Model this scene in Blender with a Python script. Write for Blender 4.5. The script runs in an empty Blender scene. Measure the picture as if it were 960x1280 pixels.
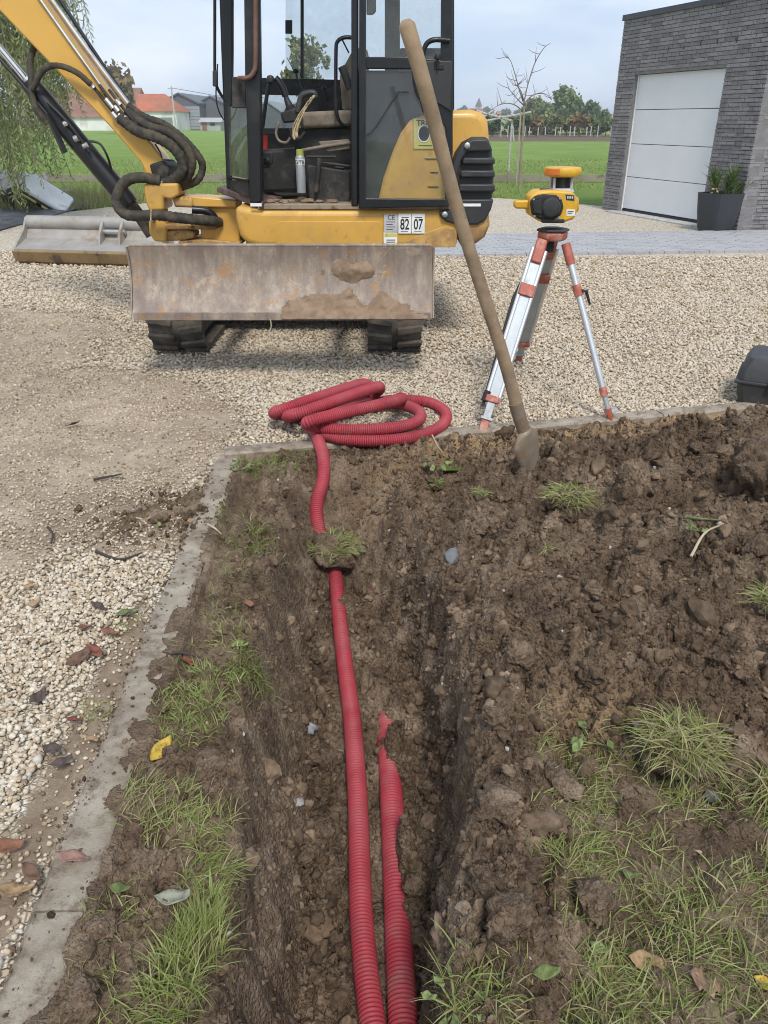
import bpy, bmesh, math, random
import numpy as np
from mathutils import Vector, Matrix, Euler
R = math.radians
random.seed(7); rng = np.random.default_rng(11)
scene = bpy.context.scene
COL = scene.collection

# ------------------------------------------------------------------ camera
CAM_H, PITCH, FPX = 1.6, R(27.0), 961.0
cd = bpy.data.cameras.new('camera'); cam = bpy.data.objects.new('camera', cd); COL.objects.link(cam)
cam.location = (0, 0, CAM_H); cam.rotation_euler = (R(90) - PITCH, 0, 0)
cd.sensor_fit = 'HORIZONTAL'; cd.sensor_width = 36; cd.lens = 36 * FPX / 960
cd.clip_start = 0.05; cd.clip_end = 6000
scene.camera = cam
scene.render.resolution_x, scene.render.resolution_y = 768, 1024
# ------------------------------------------------------------------ sky, sun, exposure
SUN_EL, SUN_AZ = 52, 10          # overcast: a weak wide sun, up behind the camera's right shoulder
w = bpy.data.worlds.new('World'); scene.world = w; w.use_nodes = True
nt = w.node_tree; nt.nodes.clear()
def N(t, **k):
    n = nt.nodes.new(t)
    for a, b in k.items(): setattr(n, a, b)
    return n
out = N('ShaderNodeOutputWorld'); bg = N('ShaderNodeBackground'); sky = N('ShaderNodeTexSky', sky_type='NISHITA')
sky.sun_disc = False; sky.sun_elevation = R(SUN_EL); sky.sun_rotation = R(180 + SUN_AZ * -1); sky.air_density = 1.0; sky.dust_density = 1.5
tc = N('ShaderNodeTexCoord'); mp = N('ShaderNodeMapping'); mp.inputs['Scale'].default_value = (1, 1, 3.6)
nz = N('ShaderNodeTexNoise'); nz.inputs['Scale'].default_value = 2.6; nz.inputs['Detail'].default_value = 7; nz.inputs['Roughness'].default_value = .55
nz.inputs['Distortion'].default_value = .4
cr = N('ShaderNodeValToRGB'); cr.color_ramp.elements[0].position = .36; cr.color_ramp.elements[1].position = .66
cr.color_ramp.elements[0].color = (.84, .84, .84, 1); cr.color_ramp.elements[1].color = (.98, .98, .98, 1)
cl = N('ShaderNodeValToRGB'); cl.color_ramp.elements[0].position = .35; cl.color_ramp.elements[1].position = .7
cl.color_ramp.elements[0].color = (.45, .56, .74, 1); cl.color_ramp.elements[1].color = (.74, .80, .88, 1)
sc_ = N('ShaderNodeMixRGB', blend_type='MULTIPLY'); sc_.inputs[0].default_value = 1; sc_.inputs[2].default_value = (6.8, 6.8, 6.8, 1)
mx = N('ShaderNodeMixRGB')
L = nt.links.new
L(tc.outputs['Generated'], mp.inputs[0]); L(mp.outputs[0], nz.inputs['Vector'])
L(nz.outputs['Fac'], cr.inputs[0]); L(nz.outputs['Fac'], cl.inputs[0]); L(cl.outputs[0], sc_.inputs[1])
L(cr.outputs[0], mx.inputs[0]); L(sky.outputs[0], mx.inputs[1]); L(sc_.outputs[0], mx.inputs[2])
L(mx.outputs[0], bg.inputs['Color']); bg.inputs['Strength'].default_value = .1
L(bg.outputs[0], out.inputs[0])
sd = bpy.data.lights.new('sun', 'SUN'); sun = bpy.data.objects.new('sun', sd); COL.objects.link(sun)
sd.energy = 1.5; sd.angle = R(14); sd.color = (1, .96, .9)
_d = Vector((math.sin(R(SUN_AZ)) * math.cos(R(SUN_EL)), -math.cos(R(SUN_AZ)) * math.cos(R(SUN_EL)), math.sin(R(SUN_EL))))
sun.rotation_euler = _d.to_track_quat('Z', 'Y').to_euler(); sun.location = (-6, -6, 12)
vs = scene.view_settings; vs.view_transform = 'Standard'; vs.look = 'None'; vs.gamma = 1; vs.exposure = 0.92; vs.use_curve_mapping = False
scene.render.engine = 'CYCLES'
scene.cycles.filter_width = 1.0; scene.cycles.use_denoising = True; scene.cycles.denoising_prefilter = 'ACCURATE'
scene.cycles.max_bounces = 8; scene.cycles.diffuse_bounces = 3; scene.cycles.glossy_bounces = 3; scene.cycles.transmission_bounces = 6; scene.cycles.transparent_max_bounces = 12

# ------------------------------------------------------------------ helpers
CP, SP = math.cos(PITCH), math.sin(PITCH)
def ray(x, y):
    u = (x - 480) / FPX; v = (640 - y) / FPX
    return u, CP + v * SP, -SP + v * CP
def at(x, y, Y):                     # survey of the photograph: the point at depth Y
    u, dy, dz = ray(x, y); t = Y / dy
    return Vector((u * t, Y, CAM_H + dz * t))
def gnd(x, y, z=0.):
    u, dy, dz = ray(x, y); t = (z - CAM_H) / dz
    return Vector((u * t, dy * t, z))

def tag(o, label=None, cat=None, group=None, kind=None):
    if label: o['label'] = label
    if cat: o['category'] = cat
    if group: o['group'] = group
    if kind: o['kind'] = kind
    return o
def thing(name, label, cat, loc=(0, 0, 0), rz=0., group=None):
    o = bpy.data.objects.new(name, None); COL.objects.link(o); o.empty_display_size = .1
    o.location = loc; o.rotation_euler = (0, 0, rz)
    return tag(o, label, cat, group)
def adopt(c, p, world=True):
    c.parent = p
    if world and p is not None:
        a = p
        while a.parent: a = a.parent
        if p.type == 'EMPTY' and p.parent is None:
            c.matrix_parent_inverse = (Matrix.Translation(p.location) @ p.rotation_euler.to_matrix().to_4x4()).inverted()
    return c
class MB:
    def __init__(s): s.v = []; s.f = []
    def add(s, vs, fs):
        o = len(s.v); s.v += [tuple(q) for q in vs]; s.f += [tuple(i + o for i in q) for q in fs]; return s
    def box(s, c, d, rot=None):
        c = Vector(c); h = [q / 2 for q in d]
        vs = [Vector((sx * h[0], sy * h[1], sz * h[2])) for sx in (-1, 1) for sy in (-1, 1) for sz in (-1, 1)]
        if rot is not None: vs = [rot @ q for q in vs]
        return s.add([q + c for q in vs], [(0, 1, 3, 2), (4, 6, 7, 5), (0, 4, 5, 1), (2, 3, 7, 6), (0, 2, 6, 4), (1, 5, 7, 3)])
    def prism(s, pts, off):
        n = len(pts); off = Vector(off); a = [Vector(q) for q in pts]
        return s.add(a + [q + off for q in a], [tuple(range(n))[::-1], tuple(range(n, 2 * n))] + [(i, (i + 1) % n, n + (i + 1) % n, n + i) for i in range(n)])
    def tube(s, path, r, n=10, caps=True, flat=None):
        path = [Vector(q) for q in path]; m = len(path)
        rr = r if hasattr(r, '__len__') else [r] * m
        T = [(path[min(i + 1, m - 1)] - path[max(i - 1, 0)]).normalized() for i in range(m)]
        a = Vector((0, 0, 1)) if abs(T[0].z) < .9 else Vector((1, 0, 0))
        U = (a - T[0] * a.dot(T[0])).normalized(); vs = []
        for i in range(m):
            U = (U - T[i] * U.dot(T[i])).normalized(); W = T[i].cross(U)
            for k in range(n):
                c, q = math.cos(2 * math.pi * k / n), math.sin(2 * math.pi * k / n)
                vs.append(path[i] + (U * c + W * q) * rr[i])
        fs = [(i * n + k, i * n + (k + 1) % n, (i + 1) * n + (k + 1) % n, (i + 1) * n + k) for i in range(m - 1) for k in range(n)]
        if caps: fs += [tuple(range(n))[::-1], tuple((m - 1) * n + k for k in range(n))]
        return s.add(vs, fs)
    def lathe(s, prof, c, n=24, M=None):
        c = Vector(c); vs = []
        for r, z in prof:
            for k in range(n):
                q = Vector((r * math.cos(2 * math.pi * k / n), r * math.sin(2 * math.pi * k / n), z))
                vs.append((M @ q if M is not None else q) + c)
        m = len(prof)
        fs = [(i * n + k, i * n + (k + 1) % n, (i + 1) * n + (k + 1) % n, (i + 1) * n + k) for i in range(m - 1) for k in range(n)]
        fs += [tuple(range(n))[::-1], tuple((m - 1) * n + k for k in range(n))]
        return s.add(vs, fs)
    def build(s, name, mat, parent=None, smooth=False, bevel=0, seg=2, recalc=True):
        me = bpy.data.meshes.new(name); me.from_pydata(s.v, [], s.f); me.update()
        if recalc:
            b = bmesh.new(); b.from_mesh(me); bmesh.ops.recalc_face_normals(b, faces=b.faces); b.to_mesh(me); b.free()
        o = bpy.data.objects.new(name, me); COL.objects.link(o)
        if mat: me.materials.append(mat)
        if smooth or bevel:
            me.polygons.foreach_set('use_smooth', [True] * len(me.polygons)); me.set_sharp_from_angle(angle=R(38))
        if bevel:
            m = o.modifiers.new('bevel', 'BEVEL'); m.width = bevel; m.segments = seg; m.limit_method = 'ANGLE'; m.angle_limit = R(38)
        if parent is not None: adopt(o, parent)
        return o
def npmesh(name, V, F, mat, smooth=False, attrs=None, parent=None):
    me = bpy.data.meshes.new(name); V = np.asarray(V, np.float32); F = np.asarray(F, np.int32); k = F.shape[1]
    me.vertices.add(len(V)); me.vertices.foreach_set('co', V.ravel())
    me.loops.add(F.size); me.loops.foreach_set('vertex_index', F.ravel())
    me.polygons.add(len(F)); me.polygons.foreach_set('loop_start', np.arange(0, F.size, k, dtype=np.int32))
    me.update(calc_edges=True); me.validate()
    if smooth: me.polygons.foreach_set('use_smooth', np.ones(len(F), bool))
    for a, (ty, arr) in (attrs or {}).items():
        at_ = me.attributes.new(a, ty, 'POINT'); at_.data.foreach_set('value' if ty == 'FLOAT' else 'color', np.asarray(arr, np.float32).ravel())
    if mat: me.materials.append(mat)
    o = bpy.data.objects.new(name, me); COL.objects.link(o)
    if parent is not None: adopt(o, parent)
    return o
def crom(pts, n=8):
    P = [Vector(q) for q in pts]; P = [P[0] * 2 - P[1]] + P + [P[-1] * 2 - P[-2]]; o = []
    for i in range(1, len(P) - 2):
        a, b, c, d = P[i - 1:i + 3]
        for k in range(n):
            t = k / n
            o.append(.5 * ((2 * b) + (c - a) * t + (2 * a - 5 * b + 4 * c - d) * t * t + (3 * b - a - 3 * c + d) * t ** 3))
    return o + [P[-2]]
def resample(path, step):
    P = np.array([tuple(q) for q in path]); d = np.r_[0, np.cumsum(np.linalg.norm(np.diff(P, axis=0), axis=1))]
    s = np.arange(0, d[-1], step); return np.stack([np.interp(s, d, P[:, k]) for k in range(3)], 1)
# value noise
_T = rng.random((256, 256))
def vn(x, y, f, s=0):
    x = np.asarray(x, float) * f + s * 17.31; y = np.asarray(y, float) * f + s * 9.77
    i = np.floor(x).astype(int); j = np.floor(y).astype(int); u = x - i; v = y - j
    u = u * u * u * (u * (u * 6 - 15) + 10); v = v * v * v * (v * (v * 6 - 15) + 10)
    g = lambda a, b: _T[a & 255, b & 255]
    return (g(i, j) * (1 - u) + g(i + 1, j) * u) * (1 - v) + (g(i, j + 1) * (1 - u) + g(i + 1, j + 1) * u) * v
def fbm(x, y, f, o=4, s=0):
    r = 0; a = .5; t = 0
    for k in range(o): r = r + a * vn(x, y, f * 2 ** k, s + k); t += a; a *= .5
    return r / t
def ss(a, b, x): t = np.clip((x - a) / (b - a), 0, 1); return t * t * (3 - 2 * t)

# ------------------------------------------------------------------ materials
def newmat(name):
    m = bpy.data.materials.new(name); m.use_nodes = True; t = m.node_tree; b = t.nodes['Principled BSDF']
    return m, t, b
def nd(t, ty, **k):
    n = t.nodes.new(ty)
    for a, b in k.items():
        if a in ('inp',):
            for i, v in b.items(): n.inputs[i].default_value = v
        else: setattr(n, a, b)
    return n
def c4(c): return (c[0], c[1], c[2], 1)
def ramp(t, fac, stops, interp='LINEAR'):
    r = nd(t, 'ShaderNodeValToRGB'); r.color_ramp.interpolation = interp
    e = r.color_ramp.elements
    while len(e) < len(stops): e.new(.5)
    for q, (p, c) in zip(e, stops): q.position = p; q.color = c4(c) if len(c) == 3 else c
    t.links.new(fac, r.inputs[0]); return r.outputs[0]
def mix(t, fac, a, b, mode='MIX'):
    m = nd(t, 'ShaderNodeMixRGB', blend_type=mode)
    for i, v in enumerate((fac, a, b)):
        if isinstance(v, (int, float)): m.inputs[i].default_value = v
        elif isinstance(v, (tuple, list)): m.inputs[i].default_value = c4(v)
        else: t.links.new(v, m.inputs[i])
    return m.outputs[0]
def noise(t, vec, scale, detail=5, rough=.6, out='Fac', dist=0):
    n = nd(t, 'ShaderNodeTexNoise', inp={'Scale': scale, 'Detail': detail, 'Roughness': rough, 'Distortion': dist})
    if vec is not None: t.links.new(vec, n.inputs['Vector'])
    return n.outputs[out]
def coord(t, kind='Object', scale=None):
    v = nd(t, 'ShaderNodeTexCoord').outputs[kind] if kind != 'World' else nd(t, 'ShaderNodeNewGeometry').outputs['Position']
    if scale:
        m = nd(t, 'ShaderNodeMapping'); m.inputs['Scale'].default_value = scale; t.links.new(v, m.inputs[0]); v = m.outputs[0]
    return v
def bump(t, b, h, strength=.3, dist=.01, prev=None):
    n = nd(t, 'ShaderNodeBump', inp={'Strength': strength, 'Distance': dist}); t.links.new(h, n.inputs['Height'])
    if prev is not None: t.links.new(prev, n.inputs['Normal'])
    t.links.new(n.outputs[0], b.inputs['Normal']); return n.outputs[0]
def worn(name, base, rough=.5, metal=0., var=.15, scale=6., dirt=None, dirt_lo=.52, dirt_hi=.66, dscale=3., bmp=.15, spec=.5, dirt2=None, rust=None, coat=0.):
    """paint, metal or plastic with mottling, dried dirt and optional rust or chips"""
    m, t, b = newmat(name); v = coord(t, 'World')
    n1 = noise(t, v, scale, 6); lo = [max(0, q * (1 - var)) for q in base]; hi = [min(1, q * (1 + var)) for q in base]
    c = ramp(t, n1, [(.3, lo), (.7, hi)]); r = None
    if rust:
        nr = noise(t, v, dscale * 2.3, 8, .7, dist=.3); c = mix(t, ramp(t, nr, [(.56, (0, 0, 0)), (.62, (1, 1, 1))]), c, rust)
    if dirt:
        n2 = noise(t, v, dscale, 8, .65); k = ramp(t, n2, [(dirt_lo, (0, 0, 0)), (dirt_hi, (1, 1, 1))]); c = mix(t, k, c, dirt)
        r = ramp(t, n2, [(dirt_lo, (rough,) * 3), (dirt_hi, (.9,) * 3)])
    if dirt2:
        n3 = noise(t, v, dscale * 6, 6, .7); c = mix(t, ramp(t, n3, [(.58, (0, 0, 0)), (.72, (.8, .8, .8))]), c, dirt2)
    t.links.new(c, b.inputs['Base Color']); b.inputs['Metallic'].default_value = metal; b.inputs['Specular IOR Level'].default_value = spec
    if r is not None: t.links.new(r, b.inputs['Roughness'])
    else: b.inputs['Roughness'].default_value = rough
    b.inputs['Coat Weight'].default_value = coat
    if bmp: bump(t, b, noise(t, v, scale * 14, 4), bmp, .004)
    return m
def plain(name, base, rough=.5, metal=0.):
    m, t, b = newmat(name); b.inputs['Base Color'].default_value = c4(base); b.inputs['Roughness'].default_value = rough; b.inputs['Metallic'].default_value = metal
    v = coord(t, 'World'); c = ramp(t, noise(t, v, 12, 4), [(.3, [q * .88 for q in base]), (.7, [min(1, q * 1.1) for q in base])]); t.links.new(c, b.inputs['Base Color'])
    return m
def leafmat(name, stops, rough=.55, trans=.25, attr='tint'):
    m, t, b = newmat(name); a = nd(t, 'ShaderNodeAttribute', attribute_name=attr)
    c = ramp(t, a.outputs['Fac'], stops); t.links.new(c, b.inputs['Base Color']); b.inputs['Roughness'].default_value = rough
    tr = nd(t, 'ShaderNodeBsdfTranslucent'); t.links.new(c, tr.inputs[0]); mxs = nd(t, 'ShaderNodeMixShader'); mxs.inputs[0].default_value = trans
    t.links.new(b.outputs[0], mxs.inputs[1]); t.links.new(tr.outputs[0], mxs.inputs[2]); t.links.new(mxs.outputs[0], t.nodes['Material Output'].inputs[0])
    return m
def scatter(name, P, S, Rr, idx, tint, variants, label, cat):
    """uncountable stones or crumbs: points that instance a few shapes"""
    me = bpy.data.meshes.new(name); P = np.asarray(P, np.float32); me.vertices.add(len(P)); me.vertices.foreach_set('co', P.ravel())
    for a, ty, arr in (('scl', 'FLOAT_VECTOR', S), ('rot', 'FLOAT_VECTOR', Rr), ('tint', 'FLOAT', tint)):
        q = me.attributes.new(a, ty, 'POINT'); q.data.foreach_set('vector' if ty == 'FLOAT_VECTOR' else 'value', np.asarray(arr, np.float32).ravel())
    q = me.attributes.new('idx', 'INT', 'POINT'); q.data.foreach_set('value', np.asarray(idx, np.int32))
    o = bpy.data.objects.new(name, me); COL.objects.link(o)
    vc = bpy.data.collections.new(name + '_shapes')
    for x in variants: vc.objects.link(x)
    g = bpy.data.node_groups.new(name, 'GeometryNodeTree')
    g.interface.new_socket('Geometry', in_out='INPUT', socket_type='NodeSocketGeometry'); g.interface.new_socket('Geometry', in_out='OUTPUT', socket_type='NodeSocketGeometry')
    gi = g.nodes.new('NodeGroupInput'); go = g.nodes.new('NodeGroupOutput'); ip = g.nodes.new('GeometryNodeInstanceOnPoints')
    ci = g.nodes.new('GeometryNodeCollectionInfo'); ci.inputs['Collection'].default_value = vc; ci.inputs['Separate Children'].default_value = True; ci.inputs['Reset Children'].default_value = True
    def na(nm, ty):
        n = g.nodes.new('GeometryNodeInputNamedAttribute'); n.data_type = ty; n.inputs['Name'].default_value = nm; return n.outputs['Attribute']
    k = g.links.new
    k(gi.outputs[0], ip.inputs['Points']); k(ci.outputs[0], ip.inputs['Instance']); ip.inputs['Pick Instance'].default_value = True
    k(na('idx', 'INT'), ip.inputs['Instance Index'])
    e2r = g.nodes.new('FunctionNodeEulerToRotation'); k(na('rot', 'FLOAT_VECTOR'), e2r.inputs[0]); k(e2r.outputs[0], ip.inputs['Rotation'])
    k(na('scl', 'FLOAT_VECTOR'), ip.inputs['Scale']); k(ip.outputs[0], go.inputs[0])
    md = o.modifiers.new('scatter', 'NODES'); md.node_group = g
    return tag(o, label, cat, kind='stuff')
def rock(name, mat, sub, amp, seed, sq=(1, 1, 1), freq=1.6, smooth=True, link=False, fine=0.):
    b = bmesh.new(); bmesh.ops.create_icosphere(b, subdivisions=sub, radius=1.)
    r = np.random.default_rng(seed); K = r.normal(size=(7, 3)); ph = r.random(7) * 6.28; planes = r.normal(size=(7, 3)); planes /= np.linalg.norm(planes, axis=1)[:, None]; pd = .62 + .3 * r.random(7)
    for v in b.verts:
        p = np.array(v.co); k = 1 + amp * sum(math.sin(freq * K[i] @ p * 1.4 + ph[i]) for i in range(7)) / 3
        q = p * k
        for i in range(7):
            d = q @ planes[i]
            if d > pd[i]: q = q - planes[i] * (d - pd[i]) * .85
        if fine: q = q * (1 + fine * (float(vn(q[0] * 3 + q[2] * 2, q[1] * 3 - q[2], 1.7, seed)) - .5) + fine * .6 * (float(vn(q[0] * 7 + q[2] * 3, q[1] * 7 - q[2] * 5, 1.7, seed + 3)) - .5))
        v.co = Vector((q[0] * sq[0], q[1] * sq[1], q[2] * sq[2]))
    me = bpy.data.meshes.new(name); b.to_mesh(me); b.free(); me.materials.append(mat)
    if smooth: me.polygons.foreach_set('use_smooth', [True] * len(me.polygons))
    o = bpy.data.objects.new(name, me)
    if link: COL.objects.link(o)
    return o

# ------------------------------------------------------------------ ground materials
SOIL_A, SOIL_B, SOIL_C = (.058, .037, .024), (.132, .090, .059), (.31, .235, .168)
def soil_mat(name, sand=False, crumb=False):
    m, t, b = newmat(name); v = coord(t, 'World')
    c = ramp(t, noise(t, v, 5, 9, .68), [(.34, SOIL_A), (.5, SOIL_B), (.68, SOIL_C)])
    c = mix(t, ramp(t, noise(t, v, 55, 4, .7), [(.42, (0, 0, 0)), (.75, (.5, .5, .5))]), c, SOIL_C)
    c = mix(t, ramp(t, noise(t, v, 1.7, 4), [(.45, (0, 0, 0)), (.7, (.55, .55, .55))]), c, (.115, .076, .048))
    if sand:
        a = nd(t, 'ShaderNodeAttribute', attribute_name='sand'); k = mix(t, 1., a.outputs['Fac'], ramp(t, noise(t, v, 9, 7, .7), [(.32, (0, 0, 0)), (.55, (1, 1, 1))]), 'MULTIPLY')
        c = mix(t, k, c, (.42, .28, .15))
    t.links.new(c, b.inputs['Base Color']); b.inputs['Roughness'].default_value = .95; b.inputs['Specular IOR Level'].default_value = .15
    if crumb:
        ia = nd(t, 'ShaderNodeAttribute', attribute_name='tint', attribute_type='INSTANCER'); c = mix(t, 1., c, ramp(t, ia.outputs['Fac'], [(0, (.5, .48, .46)), (.6, (.95, .94, .92)), (1, (1.3, 1.29, 1.27))]), 'MULTIPLY'); t.links.new(c, b.inputs['Base Color'])
        bump(t, b, noise(t, v, 240, 4, .7), .5, .004); return m
    vo = nd(t, 'ShaderNodeTexVoronoi', feature='F1', inp={'Scale': 95., 'Randomness': 1.}); t.links.new(v, vo.inputs['Vector']); v2 = nd(t, 'ShaderNodeTexVoronoi', feature='F1', inp={'Scale': 210., 'Randomness': 1.}); t.links.new(v, v2.inputs['Vector'])
    gr_ = ramp(t, vo.outputs['Distance'], [(0, (1, 1, 1)), (.8, (0, 0, 0))]); g2_ = ramp(t, v2.outputs['Distance'], [(0, (1, 1, 1)), (.8, (0, 0, 0))])
    p = bump(t, b, noise(t, v, 60, 8, .72), .55, .012); p = bump(t, b, gr_, .75, .008, p); bump(t, b, g2_, .6, .004, p)
    return m
M = {}
M['soil'] = soil_mat('soil', True); M['clod'] = soil_mat('clod'); M['crumb'] = soil_mat('crumb', False, True)
def stone_mat(name, attr=True):
    m, t, b = newmat(name)
    a = nd(t, 'ShaderNodeAttribute', attribute_name='tint', attribute_type='INSTANCER')
    c = ramp(t, a.outputs['Fac'], [(0, (.10, .08, .06)), (.14, (.27, .205, .135)), (.34, (.43, .335, .225)), (.6, (.56, .47, .35)), (.85, (.68, .61, .5)), (1, (.40, .39, .37))])
    v = coord(t, 'World'); c = mix(t, ramp(t, noise(t, v, 130, 4), [(.4, (0, 0, 0)), (.75, (.45, .45, .45))]), c, (.36, .29, .2))
    t.links.new(c, b.inputs['Base Color']); b.inputs['Roughness'].default_value = .8
    bump(t, b, noise(t, v, 260, 4), .25, .003); return m
M['stone'] = stone_mat('gravel stone')
def gravel_sheet_mat():
    m, t, b = newmat('gravel sheet'); v = coord(t, 'World')
    n = nd(t, 'ShaderNodeTexVoronoi', feature='F1', inp={'Scale': 52., 'Randomness': 1.}); t.links.new(v, n.inputs['Vector'])
    e = nd(t, 'ShaderNodeTexVoronoi', feature='DISTANCE_TO_EDGE', inp={'Scale': 52., 'Randomness': 1.}); t.links.new(v, e.inputs['Vector'])
    sep = nd(t, 'ShaderNodeSeparateColor'); t.links.new(n.outputs['Color'], sep.inputs[0])
    st = ramp(t, sep.outputs[0], [(0, (.24, .19, .14)), (.15, (.45, .36, .25)), (.4, (.66, .55, .4)), (.7, (.75, .66, .52)), (.9, (.82, .76, .65)), (1, (.58, .55, .5))])
    st = mix(t, ramp(t, e.outputs['Distance'], [(.0, (1, 1, 1)), (.09, (0, 0, 0))]), st, (.23, .18, .13))
    st = mix(t, ramp(t, noise(t, v, .9, 5), [(.4, (0, 0, 0)), (.7, (.35, .35, .35))]), st, (.62, .54, .42)); st = mix(t, ramp(t, noise(t, v, 16, 8, .8), [(.36, (.4, .4, .4)), (.5, (0, 0, 0))]), st, (.42, .34, .25)); st = mix(t, ramp(t, noise(t, v, 22, 8, .8, dist=.2), [(.52, (0, 0, 0)), (.66, (.8, .8, .8))]), st, (.86, .80, .69))
    d = ramp(t, noise(t, v, 4, 9, .72), [(.3, (.24, .18, .12)), (.52, (.37, .295, .21)), (.75, (.50, .42, .31))])
    d = mix(t, ramp(t, noise(t, v, 13, 8, .75), [(.53, (0, 0, 0)), (.7, (.8, .8, .8))]), d, (.23, .175, .12)); d = mix(t, ramp(t, noise(t, v, 130, 4, .7), [(.56, (0, 0, 0)), (.68, (.9, .9, .9))]), d, (.6, .51, .39))
    a = nd(t, 'ShaderNodeAttribute', attribute_name='dirt'); k = ramp(t, mix(t, .5, a.outputs['Fac'], noise(t, v, 30, 5, .7)), [(.38, (0, 0, 0)), (.5, (1, 1, 1))])
    mu = nd(t, 'ShaderNodeAttribute', attribute_name='mud'); d = mix(t, mix(t, 1., mu.outputs['Fac'], ramp(t, noise(t, v, 14, 7, .7), [(.3, (.1, .1, .1)), (.6, (1, 1, 1))]), 'MULTIPLY'), d, (.21, .15, .1)); c = mix(t, k, st, d); t.links.new(c, b.inputs['Base Color']); b.inputs['Roughness'].default_value = .9
    hh = mix(t, k, ramp(t, e.outputs['Distance'], [(0, (0, 0, 0)), (.16, (1, 1, 1))]), noise(t, v, 70, 6, .7))
    bump(t, b, hh, .7, .012); return m
M['gravel'] = gravel_sheet_mat()
def field_mat():
    m, t, b = newmat('field grass'); v = coord(t, 'World'); sv = coord(t, 'World', (.5, 3.2, 1))
    c = ramp(t, noise(t, v, .35, 8, .65), [(.3, (.17, .26, .05)), (.5, (.22, .33, .07)), (.72, (.30, .41, .10))])
    c = mix(t, ramp(t, noise(t, sv, 1.1, 8, .7), [(.35, (0, 0, 0)), (.7, (.55, .55, .55))]), c, (.15, .24, .05))
    c = mix(t, ramp(t, noise(t, v, 9, 5, .8), [(.55, (0, 0, 0)), (.75, (.5, .5, .5))]), c, (.36, .42, .14))
    sx = nd(t, 'ShaderNodeSeparateXYZ'); t.links.new(v, sx.inputs[0])
    def band(sock, a, q, b_, e):
        return ramp(t, sock, [(0, (0, 0, 0)), (1, (1, 1, 1))])
    mr = nd(t, 'ShaderNodeMapRange', inp={'From Min': 72., 'From Max': 76.}); t.links.new(sx.outputs[1], mr.inputs[0])
    mx_ = nd(t, 'ShaderNodeMapRange', inp={'From Min': 7., 'From Max': 10.}); t.links.new(sx.outputs[0], mx_.inputs[0])
    mul = nd(t, 'ShaderNodeMath', operation='MULTIPLY'); t.links.new(mr.outputs[0], mul.inputs[0]); t.links.new(mx_.outputs[0], mul.inputs[1])
    m2 = nd(t, 'ShaderNodeMapRange', inp={'From Min': 112., 'From Max': 110.}); t.links.new(sx.outputs[1], m2.inputs[0])
    mu2 = nd(t, 'ShaderNodeMath', operation='MULTIPLY'); t.links.new(mul.outputs[0], mu2.inputs[0]); t.links.new(m2.outputs[0], mu2.inputs[1])
    c = mix(t, mu2.outputs[0], c, ramp(t, noise(t, coord(t, 'World', (.1, 2, 1)), 1, 6), [(.3, (.12, .09, .055)), (.7, (.2, .15, .1))]))
    m3 = nd(t, 'ShaderNodeMapRange', inp={'From Min': 150., 'From Max': 175.}); t.links.new(sx.outputs[1], m3.inputs[0])
    c = mix(t, m3.outputs[0], c, ramp(t, noise(t, coord(t, 'World', (.3, 1, 1)), .03, 4), [(.4, (.36, .3, .14)), (.55, (.2, .24, .08)), (.7, (.3, .29, .13))]))
    t.links.new(c, b.inputs['Base Color']); b.inputs['Roughness'].default_value = .9; b.inputs['Specular IOR Level'].default_value = .15
    bump(t, b, noise(t, v, 14, 8, .8), .9, .12); return m
M['field'] = field_mat()
def concrete(name, a=(.27, .225, .17), b_=(.45, .39, .31), dirt=(.2, .145, .098)):
    m, t, b = newmat(name); v = coord(t, 'World')
    c = ramp(t, noise(t, v, 7, 8, .7), [(.3, a), (.7, b_)])
    c = mix(t, ramp(t, noise(t, v, 4, 8, .7), [(.46, (0, 0, 0)), (.64, (.9, .9, .9))]), c, dirt)
    c = mix(t, ramp(t, noise(t, v, 130, 3, .6), [(.6, (0, 0, 0)), (.72, (.6, .6, .6))]), c, (.2, .17, .14))
    t.links.new(c, b.inputs['Base Color']); b.inputs['Roughness'].default_value = .9
    c = mix(t, ramp(t, noise(t, v, 16, 8, .75), [(.5, (0, 0, 0)), (.62, (.7, .7, .7))]), c, [q * .75 for q in dirt]); t.links.new(c, b.inputs['Base Color'])
    p = bump(t, b, noise(t, v, 45, 9, .75), .8, .01); bump(t, b, noise(t, v, 240, 3), .5, .004, p); return m
M['kerb'] = concrete('kerb concrete')

# ------------------------------------------------------------------ ground and hills: one sheet to the horizon
KS = .24                                                # the far edging runs slightly away to the right
def kerb_y(x): return 4.03 + KS * x
def kerb_x(y): return -.69 - .035 * y
ax = np.unique(np.r_[np.linspace(-900, -60, 22), np.linspace(-60, -12, 13), -9, -6, -4, -2.5, -1.2, -.55, .2, 1, 2, 3, 4.3, 6, 8, 12, np.linspace(16, 60, 12), np.linspace(60, 900, 22)])
ay = np.unique(np.r_[np.linspace(-60, -8, 6), -4, -1.2, 0, 1, 2, 3, 3.7, 5, 8, 12, 16, np.linspace(20, 120, 21), np.linspace(130, 700, 40), np.linspace(750, 2600, 12)])
GX, GY = np.meshgrid(ax, ay)
def terrain(x, y):
    return -.04 + 5.5 * ss(170, 700, y) * ss(-60, 60, x) + 2 * ss(250, 1200, y) + 1.4 * (fbm(x, y, .008, 3, 5) - .5) * ss(120, 260, y)
GZ = terrain(GX, GY); ny, nx = GX.shape
quads = []
for j in range(ny - 1):
    for i in range(nx - 1):
        if ax[i] >= -.56 and ax[i + 1] <= 4.4 and ay[j] >= -1.3 and ay[j + 1] <= 3.8: continue     # the dug plot has its own surface
        quads.append((j * nx + i, j * nx + i + 1, (j + 1) * nx + i + 1, (j + 1) * nx + i))
tag(npmesh('ground', np.stack([GX, GY, GZ], -1).reshape(-1, 3), quads, M['field'], True), kind='structure')

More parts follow.
